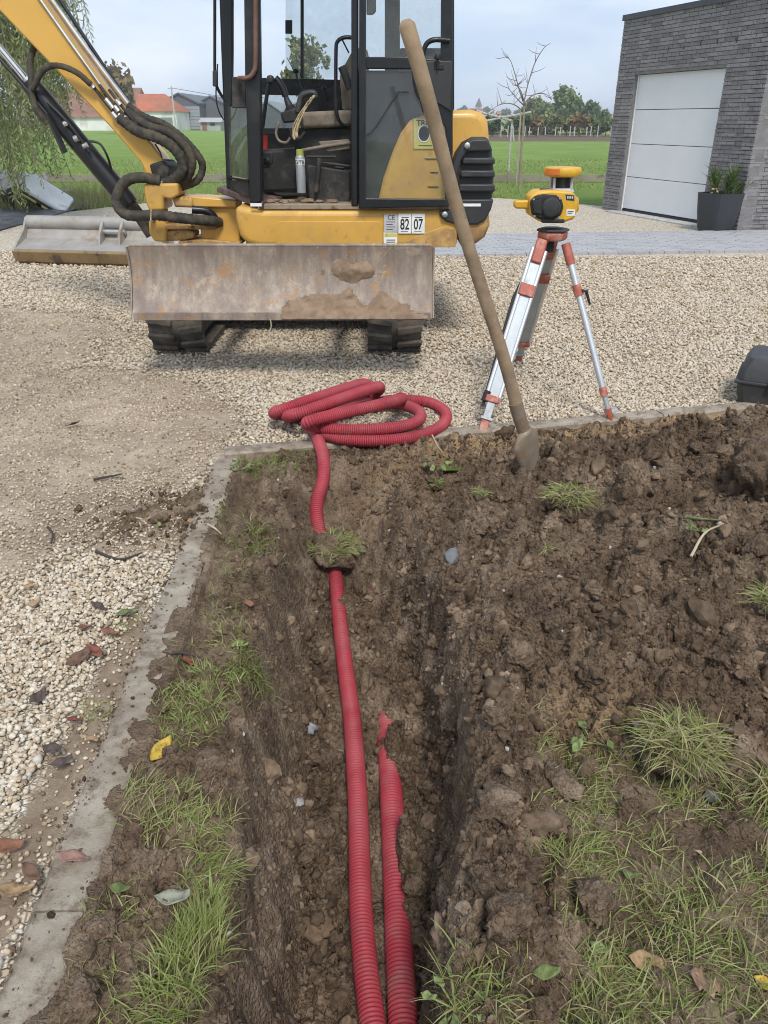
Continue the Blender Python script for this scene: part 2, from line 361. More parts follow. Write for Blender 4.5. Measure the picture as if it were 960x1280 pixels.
# ------------------------------------------------------------------ the dug plot: trench, spoil and trampled lawn as one height field
fx = np.unique(np.r_[np.linspace(-.76, -.5, 48), np.linspace(-.5, -.12, 115), np.linspace(-.12, .08, 37), np.linspace(.08, .36, 84), np.linspace(.36, 1.25, 164), np.linspace(1.25, 2.75, 200), np.linspace(2.75, 4.6, 60)])
fy = [-1.4, -1., -.6, -.2, .1, .3, .45]
while fy[-1] < 4.9: fy.append(fy[-1] + .0042 + .0011 * max(0, fy[-1]))
fy = np.array(fy)
X, Y = np.meshgrid(fx, fy)
def XL(y): return np.interp(y, [.3, .9, 1.22, 1.77, 2.36, 2.84, 3.3, 3.8], [-.29, -.31, -.36, -.43, -.44, -.44, -.47, -.42])
def XR(y): return np.interp(y, [.3, .95, 1.16, 1.46, 1.95, 2.4, 2.71, 3.14, 3.8], [.13, .14, .17, .23, .28, .27, .235, .17, .12])
DEPTH = .46
P1 = [gnd(x, y, -DEPTH + .05) for x, y in ((490, 1420), (466, 1280), (452, 1150), (447, 1000), (440, 900), (431, 830), (426, 785))]; P1 = [P1[0] * 2.6 - P1[1] * 1.6] + P1
P2 = [gnd(x, y, -DEPTH + .03) for x, y in ((512, 1400), (503, 1280), (498, 1150), (494, 1080), (492, 1030), (487, 960), (484, 895), (482, 840))]; P2 = [P2[0] * 2 - P2[1]] + P2
def pipe1_x(y): return np.interp(y, [q.y for q in P1], [q.x for q in P1])
def pipe2_x(y): return np.interp(y, [q.y for q in P2], [q.x for q in P2])
wob = .045 * (fbm(X * .2, Y, 4, 3, 2) - .5) + .022 * (fbm(X * .3, Y, 11, 2, 4) - .5)
wob2 = .06 * (fbm(X, Y, 4.4, 3, 8) - .5) + .035 * (fbm(X, Y, 12, 2, 9) - .5)
dl = X - XL(Y) + wob; dr = XR(Y) - X + wob2
wl = np.interp(Y, [.5, 1.2, 1.9, 2.6, 3.4], [.11, .14, .19, .18, .26]); wr = np.interp(Y, [.5, 1.5, 2.6, 3.3], [.10, .10, .14, .3])
_w1 = np.clip(dl / wl, 0, 1); _w1 = .75 * _w1 + .25 * ss(0, 1, _w1); wall = np.minimum(_w1, ss(0, 1, dr / wr))
onwall = ((_w1 > .03) & (_w1 < .96) & (dr > wr)) * 1. + ((dr > .1 * wr) & (dr < .9 * wr) & (_w1 > .9)) * .8
endr = 1 - ss(2.85, 3.86, Y + .1 * (fbm(X, Y, 3, 2, 6) - .5))
tren = -DEPTH * wall * endr
# spoil: high to the right, with a ridge along the trench, and ending in front at the lawn
edge = 1.5 + .12 * np.sin(X * 5) + .35 * (fbm(X, Y, 2.2, 3, 12) - .5) + .12 * ss(.5, .75, X) - .30 * ss(.55, .2, X) * 1
heap = ss(0, .55, Y - edge) * ss(.08, .5, X - XR(Y) + .12) * (.11 + .17 * ss(.7, 1.9, X)) * (1 - ss(-1.0, -.3, Y - kerb_y(X)))
heap += .13 * np.exp(-(((X - 2.25) / .36) ** 2 + ((Y - 3.45) / .28) ** 2)) + .06 * np.exp(-(((X - 1.0) / .5) ** 2 + ((Y - 3.4) / .3) ** 2))
ridge = .085 * np.exp(-((X - XR(Y) - .09) / .085) ** 2) * ss(.75, 1.15, Y) * (1 - ss(1.9, 2.6, Y))
slope_far = -.05 * ss(.2, 1., 1 - np.abs(X - .35) / .5) * ss(2.9, 3.3, Y) * (1 - ss(3.6, 3.95, Y))
lawn = ss(.32, .45, X) * (1 - ss(-.05, .12, Y - edge))
verge = (1 - ss(-.03, .05, dl))
H = tren + heap + ridge + slope_far + .012 * verge
rough = np.clip(1 - .72 * lawn - .55 * verge * (1 - ss(2.9, 3.2, Y)), .2, 1) * np.where(wall > .02, .75, 1) * (1 - .6 * ss(-.25, -.02, Y - kerb_y(X)))
rough = rough * (1 - .45 * onwall)
H += rough * (.09 * (fbm(X, Y, 3.2, 4, 20) - .5) + .075 * (fbm(X, Y, 11, 4, 24) - .5))
H += .03 * (fbm(X, Y, 2.1, 3, 31) - .5) * (1 - rough)
# crevices between the dug lumps
_cr = (1 - np.abs(2 * fbm(X, Y, 5.5, 4, 230) - 1)) ** 14; _c2 = (1 - np.abs(2 * fbm(X, Y, 10, 3, 236) - 1)) ** 12
H -= rough * np.where(wall > .05, .5, 1.) * (.075 * _cr * ss(.4, .6, fbm(X, Y, 2.4, 2, 233)) + .03 * _c2)
# clods pressed into the surface
WXc = X + .018 * (fbm(X, Y, 26, 3, 40) - .5) * 2; WYc = Y + .018 * (fbm(X, Y, 26, 3, 44) - .5) * 2
base0 = H.copy()
def stamp(cx, cy, r, h, q=.5):
    i0, i1 = np.searchsorted(fx, (cx - r * 1.3, cx + r * 1.3)); j0, j1 = np.searchsorted(fy, (cy - r * 1.3, cy + r * 1.3))
    if i1 - i0 < 2 or j1 - j0 < 2: return
    s_ = (slice(j0, j1), slice(i0, i1)); a = random.random() * 3.14; e = .75 + .5 * random.random()
    dx = WXc[s_] - cx; dy = WYc[s_] - cy; u = (dx * math.cos(a) + dy * math.sin(a)) / e; v_ = (-dx * math.sin(a) + dy * math.cos(a)) * e
    d = (u * u + v_ * v_) / (r * r); H[s_] = H[s_] + h * np.clip(1 - d, 0, 1) ** q
for k in range(11000):
    yy = random.uniform(.35, 4.4) ; xx = random.uniform(-.62, 2.7)
    if xx > .55 * yy + .5: continue
    ii = min(len(fx) - 1, np.searchsorted(fx, xx)); jj = min(len(fy) - 1, np.searchsorted(fy, yy))
    if yy > kerb_y(xx) - .1: continue
    g = rough[jj, ii]
    if random.random() > g * 1.05: continue
    r = min(.075, .008 + random.expovariate(1 / .014)); stamp(xx, yy, r, r * random.uniform(.35, .95) * (1 if random.random() < .8 else -.7))
H += rough * (.026 * (fbm(X, Y, 45, 3, 60) - .5) + .014 * (fbm(X, Y, 110, 2, 66) - .5))
# loose fill thrown half over the older duct on the right of the trench floor
H = np.where((np.abs(X - pipe1_x(Y)) < .055) & (Y < 2.85), np.minimum(H, -DEPTH + .022 + .25 * np.maximum(0, np.abs(X - pipe1_x(Y)) - .03)), H)
cover = np.interp(Y, [.5, 1.22, 1.36, 1.45, 1.72, 1.80, 1.98, 2.03, 2.5], [0, .1, .6, .95, 1., .1, .2, 1.0, 1.3]) * (Y < 2.9)
H += .06 * cover * np.exp(-((X - pipe2_x(Y) - .036) / .032) ** 2) * (wall > .3)
_lim = np.interp(Y + .02 * (fbm(X * 0, Y, 9, 2, 220) - .5), [.9, 1.3, 1.45, 1.74, 1.8, 1.96, 2.03, 2.45], [.045, .035, .004, -.004, .04, .03, -.020, -.038])
_k = np.clip(ss(-.008, .022, X - pipe2_x(Y) - _lim) + ss(-.05, -.075, X - pipe2_x(Y)) + ss(2.3, 2.4, Y), 0, 1); H = np.where(_k < 1, _k * H + (1 - _k) * np.minimum(H, -DEPTH + .008), H)
H = np.where(Y > kerb_y(X) - .06, np.minimum(H, -.012), H); _ke = kerb_x(Y) + .062 - .07 * ss(.42, .66, fbm(X * 0 + 3, Y, 5, 4, 240)); H = np.where((X < kerb_x(Y) + .09) & (Y < kerb_y(X) - .1), np.maximum(H, .012 + .03 * fbm(X, Y, 20, 3, 244)), H); H = np.where(X < _ke, np.minimum(H, -.004), H)
H = np.where(Y < .3, H * .6, H)
sandm = np.clip(1.25 * ss(-.5, -.15, Y - kerb_y(X)) * ss(-.1, .35, X), 0, 1) + .55 * np.exp(-(((X - 2.05) / .3) ** 2 + ((Y - 2.55) / .2) ** 2)) + .4 * np.exp(-(((X - .05) / .3) ** 2 + ((Y - 3.55) / .25) ** 2)) + .5 * np.exp(-(((X - .62) / .16) ** 2 + ((Y - 1.75) / .14) ** 2))
n_x, n_y = len(fx), len(fy); ii = np.arange(n_x - 1); jj = np.arange(n_y - 1); I, J = np.meshgrid(ii, jj); q0 = (J * n_x + I).ravel()
_wm = np.clip(4 * wall * (1 - wall), 0, 1) * endr; DX = .010 * (fbm(X, Y, 30, 3, 70) - .5) * rough + _wm * np.where(X > 0, 2.2, 1.1) * (.022 * (fbm(Y, H, 9, 4, 72) - .5) + .014 * (fbm(Y, H, 40, 3, 73) - .5)); DY = .010 * (fbm(X, Y, 30, 3, 75) - .5) * rough
tag(npmesh('dug_soil', np.stack([X + DX, Y + DY, H], -1).reshape(-1, 3), np.stack([q0, q0 + 1, q0 + n_x + 1, q0 + n_x], 1), M['soil'], True, {'sand': ('FLOAT', sandm)}), kind='structure')
def hz(x, y):
    """surface height at x, y"""
    if x < kerb_x(y) + .05 or y > kerb_y(x) - .05 or x > 4.5: return 0.
    i = int(np.clip(np.searchsorted(fx, x) - 1, 0, n_x - 2)); j = int(np.clip(np.searchsorted(fy, y) - 1, 0, n_y - 2))
    u = min(1, max(0, (x - fx[i]) / (fx[i + 1] - fx[i]))); v_ = min(1, max(0, (y - fy[j]) / (fy[j + 1] - fy[j])))
    return float((H[j, i] * (1 - u) + H[j, i + 1] * u) * (1 - v_) + (H[j + 1, i] * (1 - u) + H[j + 1, i + 1] * u) * v_)
def hit(x, y, off=0.):
    u, dy, dz = ray(x, y); t = 1.2
    while t < 40:
        if CAM_H + dz * t < hz(u * t, dy * t) + off: break
        t += .006
    return Vector((u * t, dy * t, hz(u * t, dy * t) + off))

# ------------------------------------------------------------------ gravel drive
gx = np.r_[np.linspace(-14, -6, 41), np.linspace(-5.9, 7, 200), np.linspace(7.2, 14, 30)]; gy = np.r_[np.linspace(-4, 0, 20), np.linspace(.05, 8, 180), np.linspace(8.1, 21, 90)]
GXX, GYY = np.meshgrid(gx, gy)
def dirt_at(x, y):
    x = np.asarray(x, float); y = np.asarray(y, float)
    d = np.hypot((x + 2.2) / 1.5, (y - 3.9) / 1.75); a = 1 - ss(.55, 1.15, d)
    d2 = np.hypot((x + 3.9) / 2.3, (y - 6.2) / 1.5); a = np.maximum(a, .8 * (1 - ss(.5, 1.1, d2)))
    d3 = np.hypot((x + 1.05) / .35, (y - 3.05) / .35); a = np.maximum(a, 1 - ss(.6, 1.1, d3))
    d4 = np.hypot((x + .88) / .10, (y - 1.6) / 1.0); a = np.maximum(a, .62 * (1 - ss(.5, 1.2, d4)))
    return np.clip(a * (1 + .7 * (fbm(x, y, 1.6, 4, 90) - .5)) + .35 * (fbm(x, y, 3.2, 3, 92) - .5) * ss(1.8, 3.0, y), 0, 1)
gq = []
def far_edge(x): return np.interp(x, [-14, -6.2, -5, -4.2, 0, 2.6, 4.6, 14], [12.5, 16.2, 18.4, 19.8, 19.6, 19.2, 17.4, 17.])
_nx = len(gx)
keep = ((GXX < kerb_x(GYY) - .02) | (GYY > kerb_y(GXX) + .0)) & (GYY < far_edge(GXX))
for j in range(len(gy) - 1):
    for i in range(_nx - 1):
        if keep[j, i] and keep[j + 1, i] or keep[j, i + 1] and keep[j + 1, i + 1]: gq.append((j * _nx + i, j * _nx + i + 1, (j + 1) * _nx + i + 1, (j + 1) * _nx + i))
GV = np.stack([GXX, np.minimum(GYY, far_edge(GXX)), .012 * (fbm(GXX, GYY, 1.2, 3, 3) - .5) - .006], -1).reshape(-1, 3)
tag(npmesh('gravel_drive', GV, gq, M['gravel'], True, {'dirt': ('FLOAT', dirt_at(GXX, GYY)), 'mud': ('FLOAT', np.clip(np.maximum(1 - ss(.5, 1.3, np.hypot((GXX + .88) / .13, (GYY - 1.7) / 1.3)), 1 - ss(.4, 1.2, np.hypot((GXX + 1.15) / .5, (GYY - 3.1) / .4))) + .5 * ss(.55, .75, fbm(GXX, GYY, 1.1, 4, 210)) * (GXX < -.5), 0, 1))}), kind='structure')
svar = [rock('stone_shape', M['stone'], 2 if k < 5 else 1, .16, 100 + k, (1, .8 + .1 * (k % 3), .6 + .1 * (k % 4)), 1.3) for k in range(8)]
PX, PY, PS = [], [], []
for (y0, y1, dens, s0, s1) in ((.3, 2.2, 10500, .0045, .0105), (2.2, 3.6, 8500, .005, .0105), (3.6, 5.5, 5200, .0065, .0115), (5.5, 8.2, 2300, .0085, .014), (8.2, 11.0, 900, .011, .018)):
    x0, x1 = -.62 * y1 - .5, .62 * y1 + .4
    n = int(dens * (x1 - x0) * (y1 - y0)); x = rng.uniform(x0, x1, n); y = rng.uniform(y0, y1, n)
    ok = (x < kerb_x(y) - .075) | (y > kerb_y(x) + .065)
    d = dirt_at(x, y); p = np.clip(1 - 1.25 * d, .2, 1) * (.45 + 1.1 * vn(x, y, 4, 95)) ; ok &= rng.random(n) < p
    ok &= (y < 10.55) | (x < .5)
    PX.append(x[ok]); PY.append(y[ok]); PS.append(rng.uniform(s0, s1, ok.sum()) * np.where(rng.random(ok.sum()) < .06, 1.45, 1))
n = 60000; x = rng.uniform(-5, -.8, n); y = rng.uniform(2.0, 7.5, n); ok = (dirt_at(x, y) > .25) & (x > -.6 * y - .6) & (rng.random(n) < 1.3 * vn(x, y, 3, 97)); ok &= (x < kerb_x(y) - .08) | (y > kerb_y(x) + .07)
PX.append(x[ok]); PY.append(y[ok]); PS.append(rng.uniform(.004, .009, ok.sum()))
PX, PY, PS = map(np.concatenate, (PX, PY, PS)); n = len(PX)
_dd = dirt_at(PX, PY); PS = np.where(_dd > .45, PS * .75, PS); lift = np.where(_dd > .45, -.003, rng.random(n) * .006)
scatter('gravel', np.stack([PX, PY, lift + PS * .15], 1), np.stack([PS * rng.uniform(.75, 1.25, n), PS, PS * rng.uniform(.8, 1.1, n)], 1),
        np.stack([rng.normal(0, .5, n), rng.normal(0, .5, n), rng.random(n) * 6.28], 1), rng.integers(0, 8, n), np.clip(rng.beta(2.0, 1.7, n) - .12 * (dirt_at(PX, PY) > .3), 0, 1), svar,
        'cream and tan gravel stones spread over the drive', 'gravel')

# ------------------------------------------------------------------ concrete edging
kt = tag(thing('kerb', 'weathered concrete edging stones laid in an angle between gravel and dug soil', 'kerb'), kind='structure'); del kt['category']
def edging(p0, p1, w_, n, gap=.0025):
    p0 = Vector(p0); p1 = Vector(p1); d = (p1 - p0); Ln = d.length; d.normalize(); pr = Vector((-d.y, d.x, 0)); st = Ln / n
    for k in range(n):
        mb = MB(); a = p0 + d * (k * st + gap); L_ = st - 2 * gap; m = 14; rows = []
        dz = random.uniform(-.004, .004)
        for i in range(m + 1):
            c = a + d * (L_ * i / m); e = random.uniform(-.0035, .0035)
            rows.append([c - pr * (w_ / 2 + e) + Vector((0, 0, -.2)), c - pr * (w_ / 2 + e) + Vector((0, 0, .012 + dz)), c - pr * (w_ / 2 - .012 + e) + Vector((0, 0, .022 + dz + random.uniform(-.002, .001))),
                         c + pr * (w_ / 2 - .012 + e) + Vector((0, 0, .022 + dz + random.uniform(-.002, .001))), c + pr * (w_ / 2 + e) + Vector((0, 0, .012 + dz)), c + pr * (w_ / 2 + e) + Vector((0, 0, -.2))])
        vs_ = [q for r_ in rows for q in r_]
        fs = [(i * 6 + j, i * 6 + j + 1, (i + 1) * 6 + j + 1, (i + 1) * 6 + j) for i in range(m) for j in range(5)] + [tuple(range(6)), tuple(m * 6 + j for j in range(6))]
        mb.add(vs_, fs).build('edging_stone', M['kerb'], kt, True)
edging((kerb_x(-.6), -.6, 0), (kerb_x(3.72), 3.72, 0), .122, 5)
edging((-.86, kerb_y(-.86), 0), (4.2, kerb_y(4.2), 0), .11, 6)
# soil spilt over the edging at the bend
sx_ = np.linspace(-1.45, -.62, 110); sy_ = np.linspace(2.75, 3.62, 110); SX, SY = np.meshgrid(sx_, sy_)
SZ = .055 * np.exp(-(((SX + .86) / .17) ** 2 + ((SY - 3.22) / .17) ** 2)) + .028 * np.exp(-(((SX + 1.08) / .16) ** 2 + ((SY - 3.08) / .12) ** 2)) - .022 + .13 * (fbm(SX, SY, 8, 4, 160) - .5) * np.exp(-(((SX + .95) / .35) ** 2 + ((SY - 3.15) / .3) ** 2)) + .02 * (fbm(SX, SY, 45, 3, 164) - .5)
SZ = np.where((np.abs(SX + 1.035) > .40) | (np.abs(SY - 3.185) > .42), -.03, SZ); _q = np.arange(109); _I, _J = np.meshgrid(_q, _q); _a = (_J * 110 + _I).ravel()
tag(npmesh('spilt_soil', np.stack([SX, SY, SZ], -1).reshape(-1, 3), np.stack([_a, _a + 1, _a + 111, _a + 110], 1), M['clod'], True), kind='structure')
# ------------------------------------------------------------------ grey paver strip across the gravel
M['paver'] = worn('paver grey', (.37, .365, .37), .8, var=.16, scale=3, bmp=.3, dirt=(.33, .3, .26), dirt_lo=.55, dirt_hi=.75)
pv = MB(); rnd = random.Random(3)
p0 = Vector((-.2, 10.45, 0)); p1 = Vector((6.6, 11.05, 0)); dv = (p1 - p0).normalized(); nv = Vector((-dv.y, dv.x, 0))
Lp = (Vector((12, 11.5, 0)) - p0).length; rows_ = 19
for r_ in range(rows_):
    x = -(.11 if r_ % 2 else 0)
    while x < Lp:
        c = p0 + dv * (x + .105) + nv * (r_ * .108 + .054); z = rnd.uniform(-.002, .003)
        ry = Matrix.Rotation(math.atan2(dv.y, dv.x), 3, 'Z'); pv.box((c.x, c.y, .004 + z), (.203, .101, .05), ry); x += .21
po = pv.build('paver_strip', M['paver'], recalc=False); tag(po, kind='structure')

# ------------------------------------------------------------------ machine materials
MUD = (.29, .21, .14)
M['yellow'] = worn('machine yellow paint', (.63, .355, .07), .42, var=.1, scale=3, dirt=(.42, .25, .08), dirt_lo=.5, dirt_hi=.72, dscale=2.2, dirt2=(.33, .2, .08), bmp=.08, coat=.15)
M['yellow_rust'] = worn('chipped yellow paint', (.55, .33, .10), .6, var=.25, scale=8, dirt=(.3, .17, .08), dirt_lo=.42, dirt_hi=.6, dscale=5, rust=(.16, .075, .035), bmp=.3)
M['boom_yellow'] = worn('boom yellow paint', (.68, .385, .075), .38, var=.07, scale=2, bmp=.05, coat=.2, dirt=(.56, .34, .09), dirt_lo=.55, dirt_hi=.85)
M['black'] = worn('black paint', (.009, .009, .011), .36, var=.3, scale=9, dirt=(.036, .032, .028), dirt_lo=.55, dirt_hi=.78, dscale=5, bmp=.08)
M['plastic'] = worn('dark grey plastic', (.03, .03, .032), .5, var=.2, scale=7, dirt=(.085, .074, .062), dirt_lo=.55, dirt_hi=.8, dscale=6, bmp=.12)
M['dusty'] = worn('dusty black interior', (.022, .021, .02), .65, var=.4, scale=10, dirt=(.11, .09, .07), dirt_lo=.5, dirt_hi=.74, dscale=9, bmp=.2)
M['rubber'] = worn('muddy track rubber', (.05, .047, .043), .8, var=.3, scale=12, dirt=(.17, .135, .1), dirt_lo=.42, dirt_hi=.66, dscale=8, bmp=.4)
M['hose'] = worn('muddy hose wrap', (.032, .028, .022), .75, var=.35, scale=20, dirt=(.10, .08, .05), dirt_lo=.45, dirt_hi=.65, dscale=12, bmp=.5)
M['chrome'] = worn('chromed rod', (.75, .76, .78), .15, 1., var=.06, bmp=0)
M['steel'] = worn('dull steel', (.5, .49, .47), .45, .9, var=.15, dirt=(.25, .2, .15), dirt_lo=.55, dirt_hi=.75, dscale=8, bmp=.1)
M['blade'] = worn('worn rusty blade steel', (.225, .168, .125), .6, .25, var=.4, scale=7, dirt=(.37, .28, .195), dirt_lo=.47, dirt_hi=.6, dscale=5.5, dirt2=(.46, .41, .35), rust=(.17, .08, .04), bmp=.35)
def blade_mat():
    m, t, b = newmat('scraped rusty blade'); v = coord(t, 'World'); vs_ = coord(t, 'World', (9, 9, 1.6)); vh = coord(t, 'World', (2, 2, 5))
    c = ramp(t, noise(t, vs_, 1.6, 9, .72), [(.3, (.185, .142, .118)), (.5, (.29, .232, .185)), (.7, (.43, .36, .285))])
    c = mix(t, ramp(t, noise(t, v, 3.6, 6, .65), [(.48, (0, 0, 0)), (.6, (.75, .75, .75))]), c, (.20, .148, .125))
    c = mix(t, ramp(t, noise(t, v, 6.5, 8, .7, dist=.3), [(.57, (0, 0, 0)), (.64, (.85, .85, .85))]), c, (.36, .20, .085))
    c = mix(t, ramp(t, noise(t, v, 5, 8, .72, dist=.6), [(.58, (0, 0, 0)), (.63, (.8, .8, .8))]), c, (.43, .345, .25))
    c = mix(t, ramp(t, noise(t, vs_, 4.5, 7, .75), [(.64, (0, 0, 0)), (.68, (.9, .9, .9))]), c, (.66, .62, .56))
    c = mix(t, ramp(t, noise(t, v, 48, 5, .7), [(.66, (0, 0, 0)), (.72, (.7, .7, .7))]), c, (.6, .55, .48))
    t.links.new(c, b.inputs['Base Color']); b.inputs['Roughness'].default_value = .62; b.inputs['Metallic'].default_value = .15
    bump(t, b, noise(t, v, 40, 8, .75), .5, .006); return m
M['blade'] = blade_mat()
M['mud'] = worn('dried mud', (.23, .16, .108), .95, var=.2, scale=14, bmp=.6, dirt=(.31, .225, .155), dirt_lo=.45, dirt_hi=.65, dscale=9, spec=.1)
M['floor'] = worn('muddy cab floor', (.31, .24, .17), .9, var=.25, scale=10, bmp=.5, dirt=(.14, .1, .07), dirt_lo=.52, dirt_hi=.66, dscale=10)
M['maroon'] = worn('worn primer edge', (.10, .06, .055), .55, var=.3, dirt=(.22, .16, .12), dirt_lo=.5, dirt_hi=.7, dscale=10)
M['seat'] = worn('dusty grey seat fabric', (.23, .19, .145), .95, var=.2, scale=15, dirt=(.1, .085, .07), dirt_lo=.5, dirt_hi=.7, dscale=8, bmp=.3)
M['copper'] = worn('worn grab rail', (.17, .09, .065), .5, .3, var=.3, scale=12)
M['white'] = plain('white plate', (.8, .8, .78), .5); M['ink'] = plain('black print', (.02, .02, .02), .6)
M['stick'] = plain('yellow sticker', (.62, .55, .14), .5); M['ltgrey'] = plain('grey rating plate', (.5, .5, .52), .4)
M['red'] = plain('faded red plastic', (.55, .06, .045), .45); M['can'] = plain('grey aerosol tin', (.36, .37, .38), .35, .3); M['limecap'] = plain('olive cap', (.3, .33, .07), .5)
M['cloth'] = worn('dirty cream rag', (.55, .45, .27), .95, var=.2, scale=20, dirt=(.22, .15, .08), dirt_lo=.5, dirt_hi=.65, dscale=20)
def glass_mat(name, tint, dirtc, dirt_amt, rough=.03):
    m, t, b = newmat(name); t.nodes.remove(b); o = t.nodes['Material Output']; v = coord(t, 'World')
    tr = nd(t, 'ShaderNodeBsdfTransparent'); tr.inputs[0].default_value = c4(tint); gl = nd(t, 'ShaderNodeBsdfGlossy'); gl.inputs['Roughness'].default_value = rough
    lw = nd(t, 'ShaderNodeLayerWeight'); lw.inputs[0].default_value = .5; pw = nd(t, 'ShaderNodeMath', operation='POWER'); t.links.new(lw.outputs['Facing'], pw.inputs[0]); pw.inputs[1].default_value = 4.
    fr = nd(t, 'ShaderNodeMath', operation='MULTIPLY_ADD'); t.links.new(pw.outputs[0], fr.inputs[0]); fr.inputs[1].default_value = .9; fr.inputs[2].default_value = .035
    m1 = nd(t, 'ShaderNodeMixShader'); t.links.new(fr.outputs[0], m1.inputs[0]); t.links.new(tr.outputs[0], m1.inputs[1]); t.links.new(gl.outputs[0], m1.inputs[2])
    df = nd(t, 'ShaderNodeBsdfDiffuse'); df.inputs[0].default_value = c4(dirtc); m2 = nd(t, 'ShaderNodeMixShader')
    k = ramp(t, noise(t, v, 7, 9, .7), [(.3, (dirt_amt * .25,) * 3), (.75, (dirt_amt,) * 3)]); t.links.new(k, m2.inputs[0])
    t.links.new(m1.outputs[0], m2.inputs[1]); t.links.new(df.outputs[0], m2.inputs[2]); t.links.new(m2.outputs[0], o.inputs[0]); return m
M['glass'] = glass_mat('clear cab glass', (.975, .985, .985), (.5, .52, .52), .07)
M['glass_dirty'] = glass_mat('dirty cab glass', (.93, .955, .955), (.36, .36, .33), .13)
M['glass_green'] = glass_mat('green tinted dirty glass', (.45, .52, .45), (.3, .32, .22), .55)

def pp(name, px, Y0, depth, mat, parent, bevel=.006, seg=2):
    return MB().prism([at(x, y, Y0) for x, y in px], (0, depth, 0)).build(name, M[mat] if isinstance(mat, str) else mat, parent, bevel=bevel, seg=seg)
def rect(x0, y0, x1, y1): return [(x0, y0), (x1, y0), (x1, y1), (x0, y1)]
def ptube(name, px, r, mat, parent, n=10, k=6, wrap=0.):
    """hose or bar through (x, y, depth) points"""
    P = crom([at(*q) for q in px], k) if k > 1 else [at(*q) for q in px]
    if wrap:
        P = [Vector(q) for q in resample(P, .012)]; rr = [r * (1 + wrap * math.sin(i * 1.9) + random.uniform(-.03, .03)) for i in range(len(P))]
    else: rr = r
    return MB().tube(P, rr, n).build(name, M[mat], parent, True)
def text(s, size, loc, mat, parent, rx=90, rz=0, name='lettering', bold=0., sx=1.):
    cu = bpy.data.curves.new(name, 'FONT'); cu.body = s; cu.size = size; cu.align_x = 'CENTER'; cu.align_y = 'CENTER'; cu.extrude = .0006; cu.offset = bold; cu.resolution_u = 3
    tmp = bpy.data.objects.new('tmp', cu); COL.objects.link(tmp); bpy.context.view_layer.update()
    me = bpy.data.meshes.new_from_object(tmp.evaluated_get(bpy.context.evaluated_depsgraph_get())); bpy.data.objects.remove(tmp)
    me.materials.clear(); me.materials.append(mat); o = bpy.data.objects.new(name, me); COL.objects.link(o)
    me.transform(Matrix.Translation(loc) @ Euler((R(rx), 0, R(rz))).to_matrix().to_4x4() @ Matrix.Diagonal((sx, 1, 1, 1))); adopt(o, parent); return o

EX = thing('mini_excavator', 'yellow mini excavator with open cab door and rusty dozer blade on the gravel', 'excavator', (-.7, 6.9, 0))
